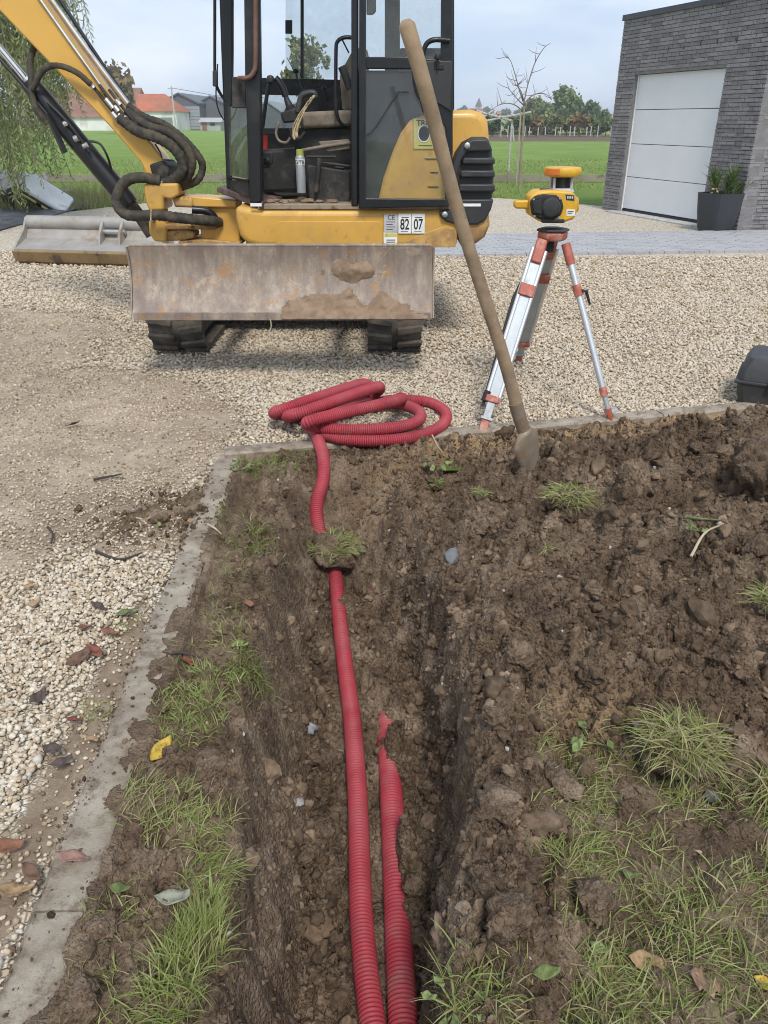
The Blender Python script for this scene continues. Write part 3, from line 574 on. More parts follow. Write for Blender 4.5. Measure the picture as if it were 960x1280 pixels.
# ---- undercarriage
def track(xc, w_=.40, y0=5.83, y1=7.95, r=.235, zc=.255):
    loop = []; n = 12
    for k in range(n + 1): a = math.pi * (.5 + k / n); loop.append((y0 + r + r * math.cos(a), zc + r * math.sin(a)))
    for k in range(n + 1): a = math.pi * (-.5 + k / n); loop.append((y1 - r + r * math.cos(a), zc + r * math.sin(a)))
    inner = [((y - (y0 + y1) / 2) * (1 - .05) + (y0 + y1) / 2 if False else y + (.035 if y < (y0 + y1) / 2 and abs(z - zc) < r * .99 else 0) * (1 if y < y0 + r else 0) - (.035 if y > y1 - r else 0), zc + (z - zc) * .84) for y, z in loop]
    mb = MB(); m = len(loop); vs_ = []
    for (a, b_) in zip(loop, inner):
        vs_ += [(xc - w_ / 2, a[0], a[1]), (xc + w_ / 2, a[0], a[1]), (xc + w_ / 2, b_[0], b_[1]), (xc - w_ / 2, b_[0], b_[1])]
    fs = [(i * 4 + q, i * 4 + (q + 1) % 4, ((i + 1) % m) * 4 + (q + 1) % 4, ((i + 1) % m) * 4 + q) for i in range(m) for q in range(4)]
    tr = mb.add(vs_, fs).build('track', M['rubber'], EX, True)
    lm = MB(); hw = w_ / 2
    lugm = {}
    for sgn in (-1, 1):
        b = MB(); b.prism([(sgn * .02, -.028, 0), (sgn * .02, .028, 0), (sgn * (hw + .004), .052, 0), (sgn * (hw + .004), .002, 0)], (0, 0, .034)); o = b.build('lug', M['rubber'], None, bevel=.007); lugm[sgn] = o.data; bpy.data.objects.remove(o)
    segs = [(2 * math.pi * r / 2), (y1 - y0 - 2 * r)]; per = 2 * (segs[0] + segs[1]); cnt = int(per / .118)
    for k in range(cnt):
        for sgn in (-1, 1):
            s_ = (k + (.5 if sgn > 0 else 0)) * per / cnt
            if s_ < segs[0]: a = math.pi * (.5 + s_ / segs[0]); p = (y0 + r + r * math.cos(a), zc + r * math.sin(a)); nrm = (math.cos(a), math.sin(a))
            elif s_ < segs[0] + segs[1]: d = s_ - segs[0]; p = (y0 + r + d, zc - r); nrm = (0, -1)
            elif s_ < 2 * segs[0] + segs[1]: a = math.pi * (-.5 + (s_ - segs[0] - segs[1]) / segs[0]); p = (y1 - r + r * math.cos(a), zc + r * math.sin(a)); nrm = (math.cos(a), math.sin(a))
            else: d = s_ - 2 * segs[0] - segs[1]; p = (y1 - r - d, zc + r); nrm = (0, 1)
            z_ = Vector((0, nrm[0], nrm[1])); x_ = Vector((1, 0, 0)); y_ = z_.cross(x_)
            o = bpy.data.objects.new('lug', lugm[sgn]); COL.objects.link(o); o.parent = tr
            mt = Matrix((x_, y_, z_)).transposed().to_4x4(); mt.translation = Vector((xc, p[0], p[1])) - z_ * .004; o.matrix_basis = mt
            if not any(mm.type == 'BEVEL' for mm in o.modifiers):
                bm_ = o.modifiers.new('bevel', 'BEVEL'); bm_.width = .007; bm_.segments = 1
    MB().box((xc, (y0 + y1) / 2, zc), (w_ * .7, y1 - y0 - .4, .3)).build('track_frame', M['rubber'], EX, bevel=.02)
    for yy in (y0 + r, y1 - r): MB().lathe([(.05, -.11), (.17, -.10), (.17, .10), (.05, .11)], (xc, yy, zc), 20, Matrix.Rotation(R(90), 3, 'Y')).build('idler_wheel', M['steel'], EX, True)
track(-1.55, y0=5.70); track(.08, y0=5.70)
MB().box((-.72, 6.9, .36), (1.5, 1.1, .22)).build('undercarriage_frame', M['dusty'], EX, bevel=.03)
MB().lathe([(.42, .47), (.46, .5), (.46, .72), (.40, .8)], (-.72, 6.95, 0), 32).build('slew_ring', M['dusty'], EX, True)
for xx in (-1.15, -.3): MB().prism([(xx - .06, 6.5, .3), (xx - .06, 6.5, .44), (xx - .06, 5.16, .66), (xx - .06, 5.16, .52)], (.12, 0, 0)).build('blade_arm', M['dusty'], EX, bevel=.01)
# ---- dozer blade
bx0, bx1 = at(165, 398, 5.03).x, at(540, 398, 5.03).x; zb, zt = at(350, 398, 5.03).z, at(350, 308, 5.15).z
prof = []
for k in range(13):
    u = k / 12; prof.append((5.03 + .06 * math.sin(math.pi * u) ** .9 + .12 * u, zb + (zt - zb) * u))
mb = MB(); back = [(y + .022, z) for y, z in prof][::-1]; pr_ = prof + back
mb.prism([(bx0, y, z) for y, z in pr_], (bx1 - bx0, 0, 0)); BL = mb.build('dozer_blade', M['blade'], EX, True)
for xx, s_ in ((bx0, -1), (bx1, 1)):
    MB().prism([(xx - .006 + s_ * .008, y - .008, z) for y, z in prof] + [(xx - .006 + s_ * .008, 5.27, zt - .03), (xx - .006 + s_ * .008, 5.27, zb + .05)], (.012, 0, 0)).build('end_plate', M['blade'], BL, bevel=.003)
MB().box(((bx0 + bx1) / 2, 5.036, zb + .012), (bx1 - bx0 - .02, .016, .05)).build('cutting_edge', M['blade'], BL, bevel=.003)
MB().tube([(bx0 + .01, 5.158, zt + .006), (bx1 - .01, 5.158, zt + .006)], .011, 8).build('edge_rib', M['blade'], BL, True)
# dried mud caked on the blade
nxm, nzm = 150, 46; xs = np.linspace(bx0 + .02, bx1 - .012, nxm); zs = np.linspace(zb + .004, zt - .02, nzm); XX, ZZ = np.meshgrid(xs, zs)
u = (ZZ - zb) / (zt - zb); yb = 5.03 + .06 * np.sin(np.pi * np.clip(u, 0, 1)) ** .9 + .12 * u
xf = (XX - bx0) / (bx1 - bx0)
cov = np.interp(xf, [0, .45, .5, .56, .7, .85, .97, 1], [-.4, -.35, .24, .34, .36, .28, .24, 0]) - u + .22 * (fbm(XX, ZZ, 9, 4, 3) - .5) * 2 - .02
cov2 = .10 - np.hypot((xf - .74) / .9, (u - .66) / 1.6) + .1 * (fbm(XX, ZZ, 12, 3, 7) - .5)
cov = np.maximum(cov, cov2)
th = np.clip(cov, 0, .10) * .34 * (.6 + .8 * fbm(XX, ZZ, 40, 3, 5)); keepm = cov > 0
Vm = np.stack([XX, yb - .001 - th, ZZ], -1).reshape(-1, 3); fm = [(j * nxm + i, j * nxm + i + 1, (j + 1) * nxm + i + 1, (j + 1) * nxm + i) for j in range(nzm - 1) for i in range(nxm - 1) if keepm[j, i] and keepm[j + 1, i + 1] and keepm[j, i + 1] and keepm[j + 1, i]]
npmesh('dried_mud', Vm, fm, M['mud'], True, parent=BL)
# ---- revolving upper: skirt, counterweight, hood, grille
SK = pp('skirt', [(293, 257), (294, 275), (299, 295), (308, 306), (324, 310), (572, 310), (572, 262), (450, 262), (330, 262)], 6.0, 1.85, 'yellow', EX, .045, 4)
pp('access_panel', [(345, 281), (349, 277), (474, 277), (478, 281), (478, 308), (345, 308)], 5.994, .02, 'yellow', SK, .003)
pp('counterweight', [(574, 262), (612, 262), (613, 282), (607, 297), (592, 308), (574, 310)], 6.0, 1.85, 'yellow_rust', EX, .05, 4)
pp('skirt_scuff', [(500, 306), (520, 296), (535, 290), (552, 284), (568, 286), (571, 300), (569, 309), (520, 309.5)], 5.997, .02, 'yellow_rust', SK, .004)
HD = pp('engine_hood', [(469, 261), (478, 222), (490, 188), (500, 165), (512, 149), (527, 143), (566, 137.5), (590, 137), (603, 141), (610, 150), (612, 170), (612, 261)], 6.06, 1.6, 'yellow', EX, .05, 4)
for (x0, y0) in ((530, 198), (537, 215), (534, 233)): pp('vent_slit', [(x0, y0), (548, y0), (548, y0 + 1.6), (x0 + 3, y0 + 1.6)], 6.055, .02, 'dusty', HD, 0)
GR = pp('grille_cover', [(563, 262), (563, 205), (569, 190), (577, 178), (590, 171), (610, 171), (615, 185), (618, 215), (617, 240), (612, 262), (606, 276), (597, 284), (570, 284), (556, 280), (547, 270), (546, 262)], 6.03, .6, 'plastic', EX, .03, 3)
def gp(name, px, proud=5.975): return pp(name, px, proud, .07, 'plastic', GR, .012, 2)
gp('grille_rim', [(565, 250), (565, 206), (571, 192), (579, 181), (591, 174), (610, 174), (613, 181), (616, 189), (584, 189.5), (577, 200), (572, 218), (571, 250)])
for (y0, y1, x0) in ((197, 205.5, 579), (213, 222, 576), (230, 240, 574)): gp('louvre', [(x0, y0), (618.5, y0), (619, y1), (x0 - 1, y1)])
gp('grille_foot', [(549, 264), (566, 262), (571, 249), (617.5, 249), (614, 262), (607, 275), (597, 281), (571, 281), (557, 277), (550, 270)])
for (x, y) in ((584, 182), (556, 268)):
    p = at(x, y, 5.968); MB().lathe([(.02, 0), (.02, .012), (.01, .016)], p, 14, Matrix.Rotation(R(90), 3, 'X')).build('bolt', M['steel'], GR, True)
pp('reflector_strip', rect(561, 254.5, 601, 258), 5.972, .004, 'white', GR, 0)
# decals
def plate(name, r_, mat, parent, Y=5.99): return pp(name, rect(*r_), Y, .006, mat, parent, .001)
pl = plate('rating_plate', (480, 268, 497, 290), 'ltgrey', EX); text('CE', .045, at(489, 272, 5.989), M['ink'], pl)
for k in range(4): plate('print_line', (483, 277 + k * 3.1, 494 - (k % 2) * 3, 277.8 + k * 3.1), 'dusty', pl, 5.9885)
pl = plate('warning_plate', (479.5, 290.7, 496.5, 308), 'white', EX); plate('warning_band', (480.5, 291.5, 496, 296), 'stick', pl, 5.9885); text('!', .025, at(483, 294, 5.9878), M['ink'], pl)
for k in range(3): plate('print_line', (483, 299.5 + k * 2.6, 494, 300.6 + k * 2.6), 'dusty', pl, 5.9885)
for s_, xx in (('82', 506), ('07', 522.8)):
    pl = plate('number_plate', (xx - 8.1, 267, xx + 8.1, 292), 'white', EX); text(s_, .104, at(xx, 281, 5.989), M['ink'], pl, bold=.0014, sx=.66)
    plate('print_line', (xx - 4, 271.5, xx + 5, 272.5), 'dusty', pl, 5.9885); plate('print_line', (xx - 5, 289.2, xx + 4, 289.9), 'dusty', pl, 5.9885)
pl = plate('yellow_sticker', (517, 148, 546, 186), 'stick', HD, 6.05); text('TRFC', .052, at(531.5, 154, 6.049), M['ink'], pl, bold=.0008)
pc = at(530, 167, 6.047); MB().lathe([(.045, 0), (.045, .002), (.0385, .002), (.0385, 0)], pc, 22, Matrix.Diagonal((1, 1, 1.25)) @ Matrix.Rotation(R(90), 3, 'X')).build('emblem_ring', M['white'], pl)
plate('emblem_bar', (528.6, 160, 531.6, 174), 'white', pl, 6.0475); plate('print_line', (523, 181.5, 540, 182.6), 'dusty', pl, 6.0475)
# ---- cab
CB = pp('cab_floor', [(322, 255), (566, 255), (566, 262), (322, 262)], 6.01, 1.05, 'floor', EX, .006)
MB().prism([at(271, 233, 6.42), at(328, 252, 5.975), at(328, 262, 5.975), at(271, 240, 6.42)], (.10, .45, 0)).build('cab_sill', M['maroon'], EX, bevel=.008)
pp('sill_scuff', rect(313, 254, 327, 258), 5.968, .004, 'white', CB, 0)
pp('cab_post', [(304, -62), (324, -62), (326, 100), (328, 254), (312, 254), (306, 100)], 5.985, .075, 'black', EX, .014, 3)
pp('cab_post', [(272, -62), (291, -62), (291, 60), (290, 128), (289, 236), (283, 236), (276, 60)], 6.36, .06, 'black', EX, .012, 3)
pp('post_bracket', [(290, 96), (306, 96), (308, 135), (290, 135)], 6.06, .04, 'dusty', EX, .006)
for nm, ya, yb_, mt in (('corner_glass', 133, 224, 'glass_green'), ('corner_panel', 225, 247, 'dusty')):
    a, b_, c_, d_ = at(310, ya, 6.03), at(311.5, yb_, 6.03), at(286.5, yb_ - (yb_ - 150) * .052 - 1, 6.37), at(284.5, ya + .5, 6.37)
    MB().prism([a, b_, c_, d_], (.012, .012, 0)).build(nm, M[mt], EX)
ptube('gasket_strip', [(285, 222, 6.36), (311, 226, 6.02)], .008, 'black', EX, 6, 1)
ptube('grab_rail', [(319.5, -62, 5.955), (319.5, 20, 5.955), (319.5, 78, 5.955), (317, 90, 5.955), (311, 97, 5.955), (301, 98, 5.97), (299, 98, 6.03)], .016, 'copper', EX, 10, 5)
ptube('mirror_arm', [(268.5, -62, 6.34), (268.5, 40, 6.34), (268.5, 90, 6.34), (269.5, 104, 6.34), (276, 118, 6.36), (284, 128, 6.37)], .011, 'black', EX, 8, 4)
pp('mirror_clamp', rect(265.5, 88, 271.5, 108), 6.32, .04, 'plastic', EX, .006)
ptube('wire', [(272, 80, 6.34), (270, 120, 6.34), (274, 140, 6.35), (281, 150, 6.37), (284, 140, 6.37)], .005, 'black', EX, 6, 5)
# far side of the cab
pp('window_rail', [(318, 97), (445, 100), (445, 121), (318, 118)], 7.0, .05, 'dusty', EX, .008)
pp('cab_panel', [(376, 119), (445, 119), (445, 250), (322, 250), (322, 160), (376, 160)], 7.0, .04, 'dusty', EX, .006)
pp('window_glass', rect(357, -62, 443, 98), 7.02, .006, 'glass_dirty', EX, 0)
pp('window_glass', rect(320, 117, 377, 161), 7.02, .006, 'glass_dirty', EX, 0)
pp('window_divider', rect(375.5, -62, 379.5, 98), 6.99, .03, 'black', EX, .004)
pp('window_catch', rect(356.5, 25, 365, 42), 6.98, .03, 'black', EX, .004)
pp('cab_post', rect(481, -62, 500, 110), 7.0, .08, 'black', EX, .01)
pp('cab_post', rect(308, -62, 318, 240), 7.0, .07, 'black', EX, .01)
pp('cab_panel', [(500, 60), (562, 60), (562, 200), (500, 200)], 6.9, .06, 'dusty', EX, .01)
RF0, RF1 = at(270, -62, 6.0), at(568, -62, 6.0)
MB().prism([(RF0.x, 5.96, RF0.z - .02), (RF1.x, 5.96, RF0.z - .02), (RF1.x, 7.12, RF0.z - .02), (RF0.x, 7.12, RF0.z - .02)], (0, 0, .12)).build('cab_roof', M['black'], EX, bevel=.04, seg=3)
# near side of the cab behind the folded door
pp('cab_panel', [(446, 88), (548, 88), (562, 200), (562, 261), (446, 261)], 6.085, .03, 'black', EX, .004)
pp('cab_post', rect(439, -62, 448, 258), 6.0, .07, 'black', EX, .012, 3)
pp('cab_post', [(560, -62), (568, -62), (568, 138), (560, 138)], 6.02, .09, 'black', EX, .012, 3)
pp('parcel_shelf', [(527, 70), (566, 70), (566, 140), (527, 140)], 6.1, .5, 'dusty', EX, .02)
# ---- door, folded back open against the cab side
DR = pp('door', [(449, -62), (457.5, -62), (457.5, 248), (557, 249), (557, 160), (548, 147), (530, 133), (520, 118), (516, 102), (515, 86), (457.5, 86), (457.5, 71), (515, 71), (551, 75), (552, -62), (566, -62), (566, 190), (563, 258), (448.5, 261)], 5.94, .045, 'black', EX, .007, 2)
pp('pane', rect(456, -62, 553, 76), 5.96, .005, 'glass_dirty', DR, 0); pp('pane', [(456, 84), (515, 84), (528, 140), (558, 158), (558, 251), (456, 251)], 5.962, .005, 'glass', DR, 0)
pp('handle_recess', [(522, 76), (565, 76), (564, 140), (555, 134), (540, 126), (530, 115)], 5.925, .03, 'plastic', DR, .008)
ptube('door_grab_bar', [(528, 74, 5.92), (530, 62, 5.92), (535, 53, 5.92), (545, 49.5, 5.92), (562, 51, 5.93)], .016, 'black', DR, 10, 5)
ptube('latch_lever', [(547, 86, 5.905), (547, 72, 5.9)], .007, 'black', DR, 8, 1)
p = at(547, 71, 5.9); MB().lathe([(.004, -.02), (.018, -.012), (.021, 0), (.016, .014), (.004, .02)], p, 14).build('latch_knob', M['black'], DR, True)
pp('latch_plate', rect(543, 80, 555, 87), 5.918, .012, 'ink', DR, .004)
ptube('moulded_edge', [(458, 169, 5.952), (466, 163, 5.952), (474, 152, 5.952), (495, 119, 5.952), (500, 115, 5.952), (511, 114.5, 5.952)], .005, 'plastic', DR, 6, 5)
pp('wiper_motor', [(458, -10), (470, -10), (470, 14), (466, 18), (458, 18)], 5.99, .05, 'plastic', DR, .008)
# ---- inside the cab
pp('seat_cushion', [(372, 146), (378, 140), (440, 137), (440, 158), (380, 161), (373, 156)], 6.35, .45, 'seat', EX, .03, 3)
pp('seat_back', [(424, 92), (430, 82), (442, 60), (460, 60), (460, 140), (428, 140)], 6.4, .4, 'seat', EX, .03, 3)
pp('seat_base', [(366, 160), (440, 160), (440, 250), (384, 250), (380, 200), (368, 186)], 6.42, .38, 'dusty', EX, .01)
pp('instrument_console', [(376, 112), (440, 108), (440, 138), (372, 142)], 6.82, .14, 'dusty', EX, .015)
ptube('arm_rail', [(442, 47, 6.28), (430, 47, 6.28), (422, 52, 6.28), (420, 64, 6.28), (420, 120, 6.28), (422, 146, 6.28), (430, 157, 6.3), (440, 157, 6.32)], .013, 'black', EX, 10, 5)
ptube('arm_link', [(428, 50, 6.29), (436, 66, 6.32)], .006, 'black', EX, 6, 1)
ptube('arm_rest', [(427, 83, 6.3), (433, 98, 6.3), (438, 112, 6.3)], .028, 'dusty', EX, 10, 3)
pp('lever_console', [(350, 141), (372, 133), (378, 140), (374, 152), (354, 154)], 6.16, .16, 'dusty', EX, .012)
ptube('joystick_boot', [(364, 140, 6.24), (362, 133, 6.24), (359, 126, 6.24), (357, 119, 6.24)], [.055, .05, .052, .04, .042, .032, .034, .026, .026, .024, .024, .022, .022, .02, .02, .018, .018, .018, .018][:19], 'plastic', EX, 14, 6)
ptube('joystick', [(357, 120, 6.24), (353, 110, 6.24), (348, 102, 6.24), (344, 98, 6.24)], .025, 'black', EX, 10, 4)
ptube('pilot_lever', [(328, 160, 6.3), (332, 130, 6.3), (336, 104, 6.3), (338, 99, 6.3)], .014, 'black', EX, 8, 4)
p = at(338, 99, 6.3); MB().lathe([(.006, -.03), (.026, -.02), (.03, 0), (.022, .02), (.006, .026)], p, 12).build('lever_knob', M['plastic'], EX, True)
ptube('blade_lever', [(378, 114, 6.75), (373, 102, 6.75), (370, 91, 6.75)], .007, 'black', EX, 8, 3)
p = at(369.5, 89, 6.75); MB().lathe([(.004, -.02), (.02, -.012), (.024, 0), (.018, .014), (.004, .02)], p, 12).build('lever_knob', M['black'], EX, True)
ptube('horn_lever', [(408, 128, 6.7), (405, 112, 6.7)], .010, 'black', EX, 8, 1); p = at(405, 110, 6.7); MB().lathe([(.004, -.02), (.02, -.012), (.022, 0), (.004, .02)], p, 12).build('lever_knob', M['black'], EX, True)
ptube('lock_handle', [(372, 140, 6.15), (376, 122, 6.15), (382, 117, 6.15), (392, 116, 6.15), (395, 122, 6.15)], .02, 'plastic', EX, 10, 4)
ptube('lock_loop', [(349, 152, 6.12), (345, 166, 6.12), (349, 176, 6.12), (358, 178, 6.12), (363, 172, 6.12)], .009, 'seat', EX, 8, 5)
ptube('lock_loop', [(363, 160, 6.12), (366, 172, 6.12), (374, 173, 6.12), (381, 165, 6.12)], .009, 'plastic', EX, 8, 5)
pp('fan_vent', rect(326, 160, 344, 168), 6.7, .05, 'plastic', EX, .004)
pp('battery_box', [(326, 188), (370, 186), (371, 238), (327, 240)], 6.35, .4, 'dusty', EX, .02, 3)
pp('box_socket', [(328, 191), (340, 190), (341, 203), (336, 209), (329, 209)], 6.342, .02, 'plastic', EX, .006); p = at(334, 201, 6.34); MB().lathe([(.022, 0), (.022, .014), (.008, .02)], p, 12, Matrix.Rotation(R(90), 3, 'X')).build('box_socket_knob', M['black'], EX, True)
pp('floor_console', [(384, 206), (438, 214), (438, 255), (386, 255)], 6.2, .4, 'dusty', EX, .01)
for k, (x0, x1, y) in enumerate(((376, 410, 188), (384, 420, 196), (395, 438, 202), (400, 438, 184), (390, 430, 210))):
    ptube('linkage_rod', [(x0, y, 6.18 + .02 * k), (x1, y + (k % 3 - 1) * 6, 6.18 + .02 * k)], .011, ('seat', 'dusty', 'dusty')[k % 3], EX, 8, 1)
pp('linkage_plate', [(398, 177), (436, 174), (438, 186), (410, 190), (402, 184)], 6.25, .05, 'seat', EX, .006)
ptube('linkage_post', [(399, 198, 6.16), (398, 214, 6.16), (395, 240, 6.16)], .016, 'dusty', EX, 8, 3)
# loose things in the cab
fl = at(377, 241, 6.1)
def lathe_px(name, prof, c, mat, parent=None, n=18): return MB().lathe(prof, c, n).build(name, M[mat], parent, True)
sp_ = thing('spray_can', 'grey spray can with olive cap on the cab floor', 'spray can', fl); cr_ = .034
lathe_px('can_body', [(cr_ * .95, 0), (cr_, .008), (cr_, .235), (cr_ * .8, .25), (cr_ * .3, .255)], fl, 'can', sp_); lathe_px('can_cap', [(cr_ * .82, .246), (cr_ * .82, .285), (cr_ * .5, .29)], fl, 'limecap', sp_)
text('DTR', .036, fl + Vector((0, -.0365, .205)), M['ink'], sp_, bold=.0006)
MB().lathe([(cr_ * 1.01, .188), (cr_ * 1.015, .19), (cr_ * 1.015, .222), (cr_ * 1.01, .224)], fl, 18).build('label_band', M['white'], sp_, True)
cu_ = at(329.5, 187, 6.42); rc = thing('red_cup', 'small red plastic cup standing on the black box in the cab', 'cup', cu_)
lathe_px('cup_body', [(.032, 0), (.037, .1), (.034, .1), (.03, .006)], cu_, 'red', rc)
# rag hanging over the lock lever
xs = np.linspace(0, 1, 9); nr = 16; V_ = []; ctr = [(390, 121), (388, 126), (381, 136), (374, 148), (370, 160), (369, 168), (371, 173)]
C_ = [at(x, y, 6.10) for x, y in ctr]; C_ = crom(C_, 3); wd = np.interp(np.linspace(0, 1, len(C_)), [0, .1, .5, 1], [.03, .075, .075, .04])
F_ = []
for i, c_ in enumerate(C_):
    for k, u in enumerate(xs): V_.append((c_.x + (u - .5) * wd[i] * .8, c_.y - .02 + .018 * math.sin(u * 14 + i * .5), c_.z + (u - .5) * wd[i] * .55))
for i in range(len(C_) - 1):
    for k in range(8): F_.append((i * 9 + k, i * 9 + k + 1, (i + 1) * 9 + k + 1, (i + 1) * 9 + k))
rg = npmesh('rag', V_, F_, M['cloth'], True); so = rg.modifiers.new('s', 'SOLIDIFY'); so.thickness = .004
tag(rg, 'cream rag hanging over a lever in the open cab', 'rag')
# loose dirt trodden onto the cab floor
dv_ = [at(x, y, Y_) for x, y, Y_ in ((345, 246, 6.2), (365, 250, 6.14), (385, 251, 6.1), (400, 252, 6.1), (335, 249, 6.1), (415, 253, 6.1), (355, 252, 6.08))]
for k, q in enumerate(dv_):
    o = rock('floor_dirt', M['mud'], 3, .25, 900 + k, (1.3, 1, .45), 1.8, True, True, .5); o.scale = (.03 + .006 * (k % 3),) * 3; z_ = at(400, 255, 6.01).z; o.parent = CB; o.location = (q.x, q.y, z_ + .008)
# ---- swing post and boom
pp('swing_post', [(179, 230), (222, 229), (224, 244), (214, 250), (204, 247), (205, 263), (186, 264), (181, 250)], 6.36, .3, 'yellow', EX, .018, 3)
pp('swing_post_foot', [(185, 274), (206, 272), (209, 287), (208, 303), (192, 302), (186, 292)], 6.4, .26, 'yellow', EX, .02, 3)
pp('swing_post_web', [(188, 262), (204, 262), (204, 276), (188, 276)], 6.46, .16, 'yellow_rust', EX, .01)
pp('swing_lug', [(205, 289), (230, 287), (243, 290), (243, 298), (228, 301), (206, 302)], 6.42, .2, 'yellow_rust', EX, .02, 3)
pp('frame_nose', [(216, 247), (240, 245), (296, 250), (296, 260), (218, 259)], 6.42, .26, 'yellow', EX, .012)
pp('frame_nose_tip', [(214, 247), (240, 246), (242, 260), (218, 259)], 6.40, .3, 'yellow_rust', EX, .02, 3)
pp('frame_cheek', [(256, 259), (298, 259), (300, 306), (252, 303), (250, 285)], 6.46, .3, 'yellow', EX, .012)
pp('frame_shelf', [(206, 281), (270, 280), (270, 287), (206, 287)], 6.4, .24, 'yellow_rust', EX, .008)
pp('frame_base', [(222, 302), (252, 299), (300, 303), (300, 308), (224, 307)], 6.4, .4, 'yellow_rust', EX, .01)
p = at(203, 232, 6.42); MB().lathe([(.055, -.012), (.055, .012), (.03, .02), (.028, .035)], p, 18).build('swing_pin', M['steel'], EX, True)
p = at(191, 275, 6.39); MB().lathe([(.02, -.01), (.02, .02), (.012, .03)], p, 14, Matrix.Rotation(R(90), 3, 'X')).build('grease_plug', M['steel'], EX, True)
BM = pp('boom', [(186, 226), (176, 203), (137, 158), (63, 80), (0, 14), (-70, -62), (-150, -190), (-60, -215), (-10, -100), (50, 0), (138, 123), (190, 180), (208, 204), (213, 222), (200, 232)], 6.5, .22, 'boom_yellow', EX, .012, 2)
pp('boom_foot_plate', [(186, 206), (204, 200), (212, 208), (212, 222), (206, 231), (197, 231), (190, 218)], 6.46, .3, 'dusty', BM, .015, 2)
ptube('boom_pipe', [(-20, -108, 6.485), (50, -1, 6.485), (110, 84, 6.485), (138, 124, 6.485)], .011, 'steel', BM, 8, 2)
ptube('boom_pipe', [(-10, -112, 6.66), (63, -2, 6.66), (125, 84, 6.66), (160, 130, 6.66)], .022, 'steel', BM, 10, 2)
ptube('boom_pipe', [(10, -100, 6.7), (75, 0, 6.7), (128, 80, 6.7), (164, 132, 6.7)], .014, 'black', BM, 8, 2)
# boom ram
BC = ptube('boom_ram', [(36, 103, 6.56), (70, 144, 6.56), (110, 192, 6.56), (150, 240, 6.56), (163, 256, 6.56)], [.07, .075, .075, .075, .075, .075, .075, .075, .07], 'black', EX, 20, 2)
ptube('ram_rod', [(-90, -48, 6.56), (40, 108, 6.56)], .024, 'chrome', BC, 14, 1)
ptube('ram_gland', [(33, 99, 6.56), (41, 109, 6.56)], .05, 'steel', BC, 18, 1)
ptube('ram_eye', [(160, 252, 6.56), (176, 272, 6.56), (190, 294, 6.56)], .05, 'hose', BC, 14, 2)
ptube('ram_guard', [(-30, 40, 6.5), (20, 96, 6.5), (62, 146, 6.5)], .016, 'black', BC, 8, 2); ptube('ram_guard_end', [(60, 143, 6.5), (81, 191, 6.5)], .026, 'black', BC, 4, 1)
ptube('ram_pipe', [(60, 128, 6.46), (86, 154, 6.46), (108, 184, 6.46), (112, 190, 6.46)], .013, 'black', BC, 8, 2)
ptube('ram_clip', [(80, 155, 6.47), (85, 153, 6.47)], .022, 'chrome', BC, 10, 1); ptube('ram_clip', [(93, 174, 6.47), (98, 172, 6.47)], .024, 'steel', BC, 10, 1); ptube('ram_clip', [(104, 183, 6.46), (109, 181, 6.46)], .02, 'steel', BC, 10, 1)
ptube('ram_hose', [(112, 176, 6.45), (125, 180, 6.45), (134, 195, 6.45), (139, 211, 6.5)], .009, 'black', BC, 8, 5)
# hoses
ptube('hose', [(45, 52, 6.62), (38, 76, 6.58), (39, 98, 6.5), (40, 118, 6.46), (46, 138, 6.44), (60, 155, 6.45)], .024, 'hose', EX, 10, 6, .04)
ptube('hose', [(41, 112, 6.45), (50, 93, 6.42), (62, 83, 6.42), (78, 83, 6.42), (98, 92, 6.42), (114, 106, 6.44)], .021, 'hose', EX, 10, 6, .04)
ptube('hose_bundle', [(150, 148, 6.46), (172, 164, 6.42), (196, 172, 6.4), (216, 184, 6.4), (228, 202, 6.4), (226, 216, 6.4), (212, 228, 6.42), (198, 232, 6.44)], .040, 'hose', EX, 12, 6, .05)
ptube('hose_bundle', [(158, 140, 6.5), (186, 158, 6.46), (210, 166, 6.46), (230, 182, 6.46), (240, 202, 6.46), (234, 222, 6.46), (220, 232, 6.48)], .034, 'hose', EX, 12, 6, .05)
ptube('hose_bundle', [(160, 132, 6.62), (180, 146, 6.6), (206, 156, 6.6), (232, 176, 6.58), (250, 198, 6.55), (253, 212, 6.55), (246, 226, 6.52), (230, 233, 6.5), (222, 236, 6.5)], .028, 'hose', EX, 12, 6, .06)
ptube('hose_bundle', [(200, 226, 6.38), (178, 222, 6.36), (160, 225, 6.34), (149, 238, 6.32), (146, 254, 6.3), (155, 267, 6.28), (172, 270, 6.28), (196, 269, 6.28), (230, 273, 6.3), (262, 276, 6.36), (275, 278, 6.46)], .039, 'hose', EX, 12, 6, .05)
ptube('hose_sleeve', [(240, 262, 6.38), (258, 264, 6.4), (268, 272, 6.42), (271, 282, 6.45)], .03, 'black', EX, 10, 5)
ptube('hose_strap', [(189, 262, 6.235), (188.5, 276, 6.235)], .006, 'cloth', EX, 6, 1)
ptube('cable', [(194, 180, 6.45), (200, 190, 6.43), (204, 198, 6.43), (218, 201, 6.42)], .007, 'black', EX, 6, 5)
for (x, y) in ((115, 107), (135, 127), (139, 132), (146, 136), (143, 144), (151, 146), (158, 149), (162, 161), (148, 128)):
    p = at(x, y, 6.455); d_ = (at(x + 3, y + 3.6, 6.455) - p).normalized(); MB().tube([p - d_ * .022, p + d_ * .022], .02, 8).build('fitting', M['steel'], EX)
for k in range(4):
    a = [(118, 110), (124, 106), (131, 117), (136, 112)][k]; ptube('feed_pipe', [(a[0], a[1], 6.47), (a[0] + 18, a[1] + 23, 6.46), (a[0] + 36, a[1] + 44, 6.46)], .012, ('black', 'hose')[k % 2], EX, 8, 2)

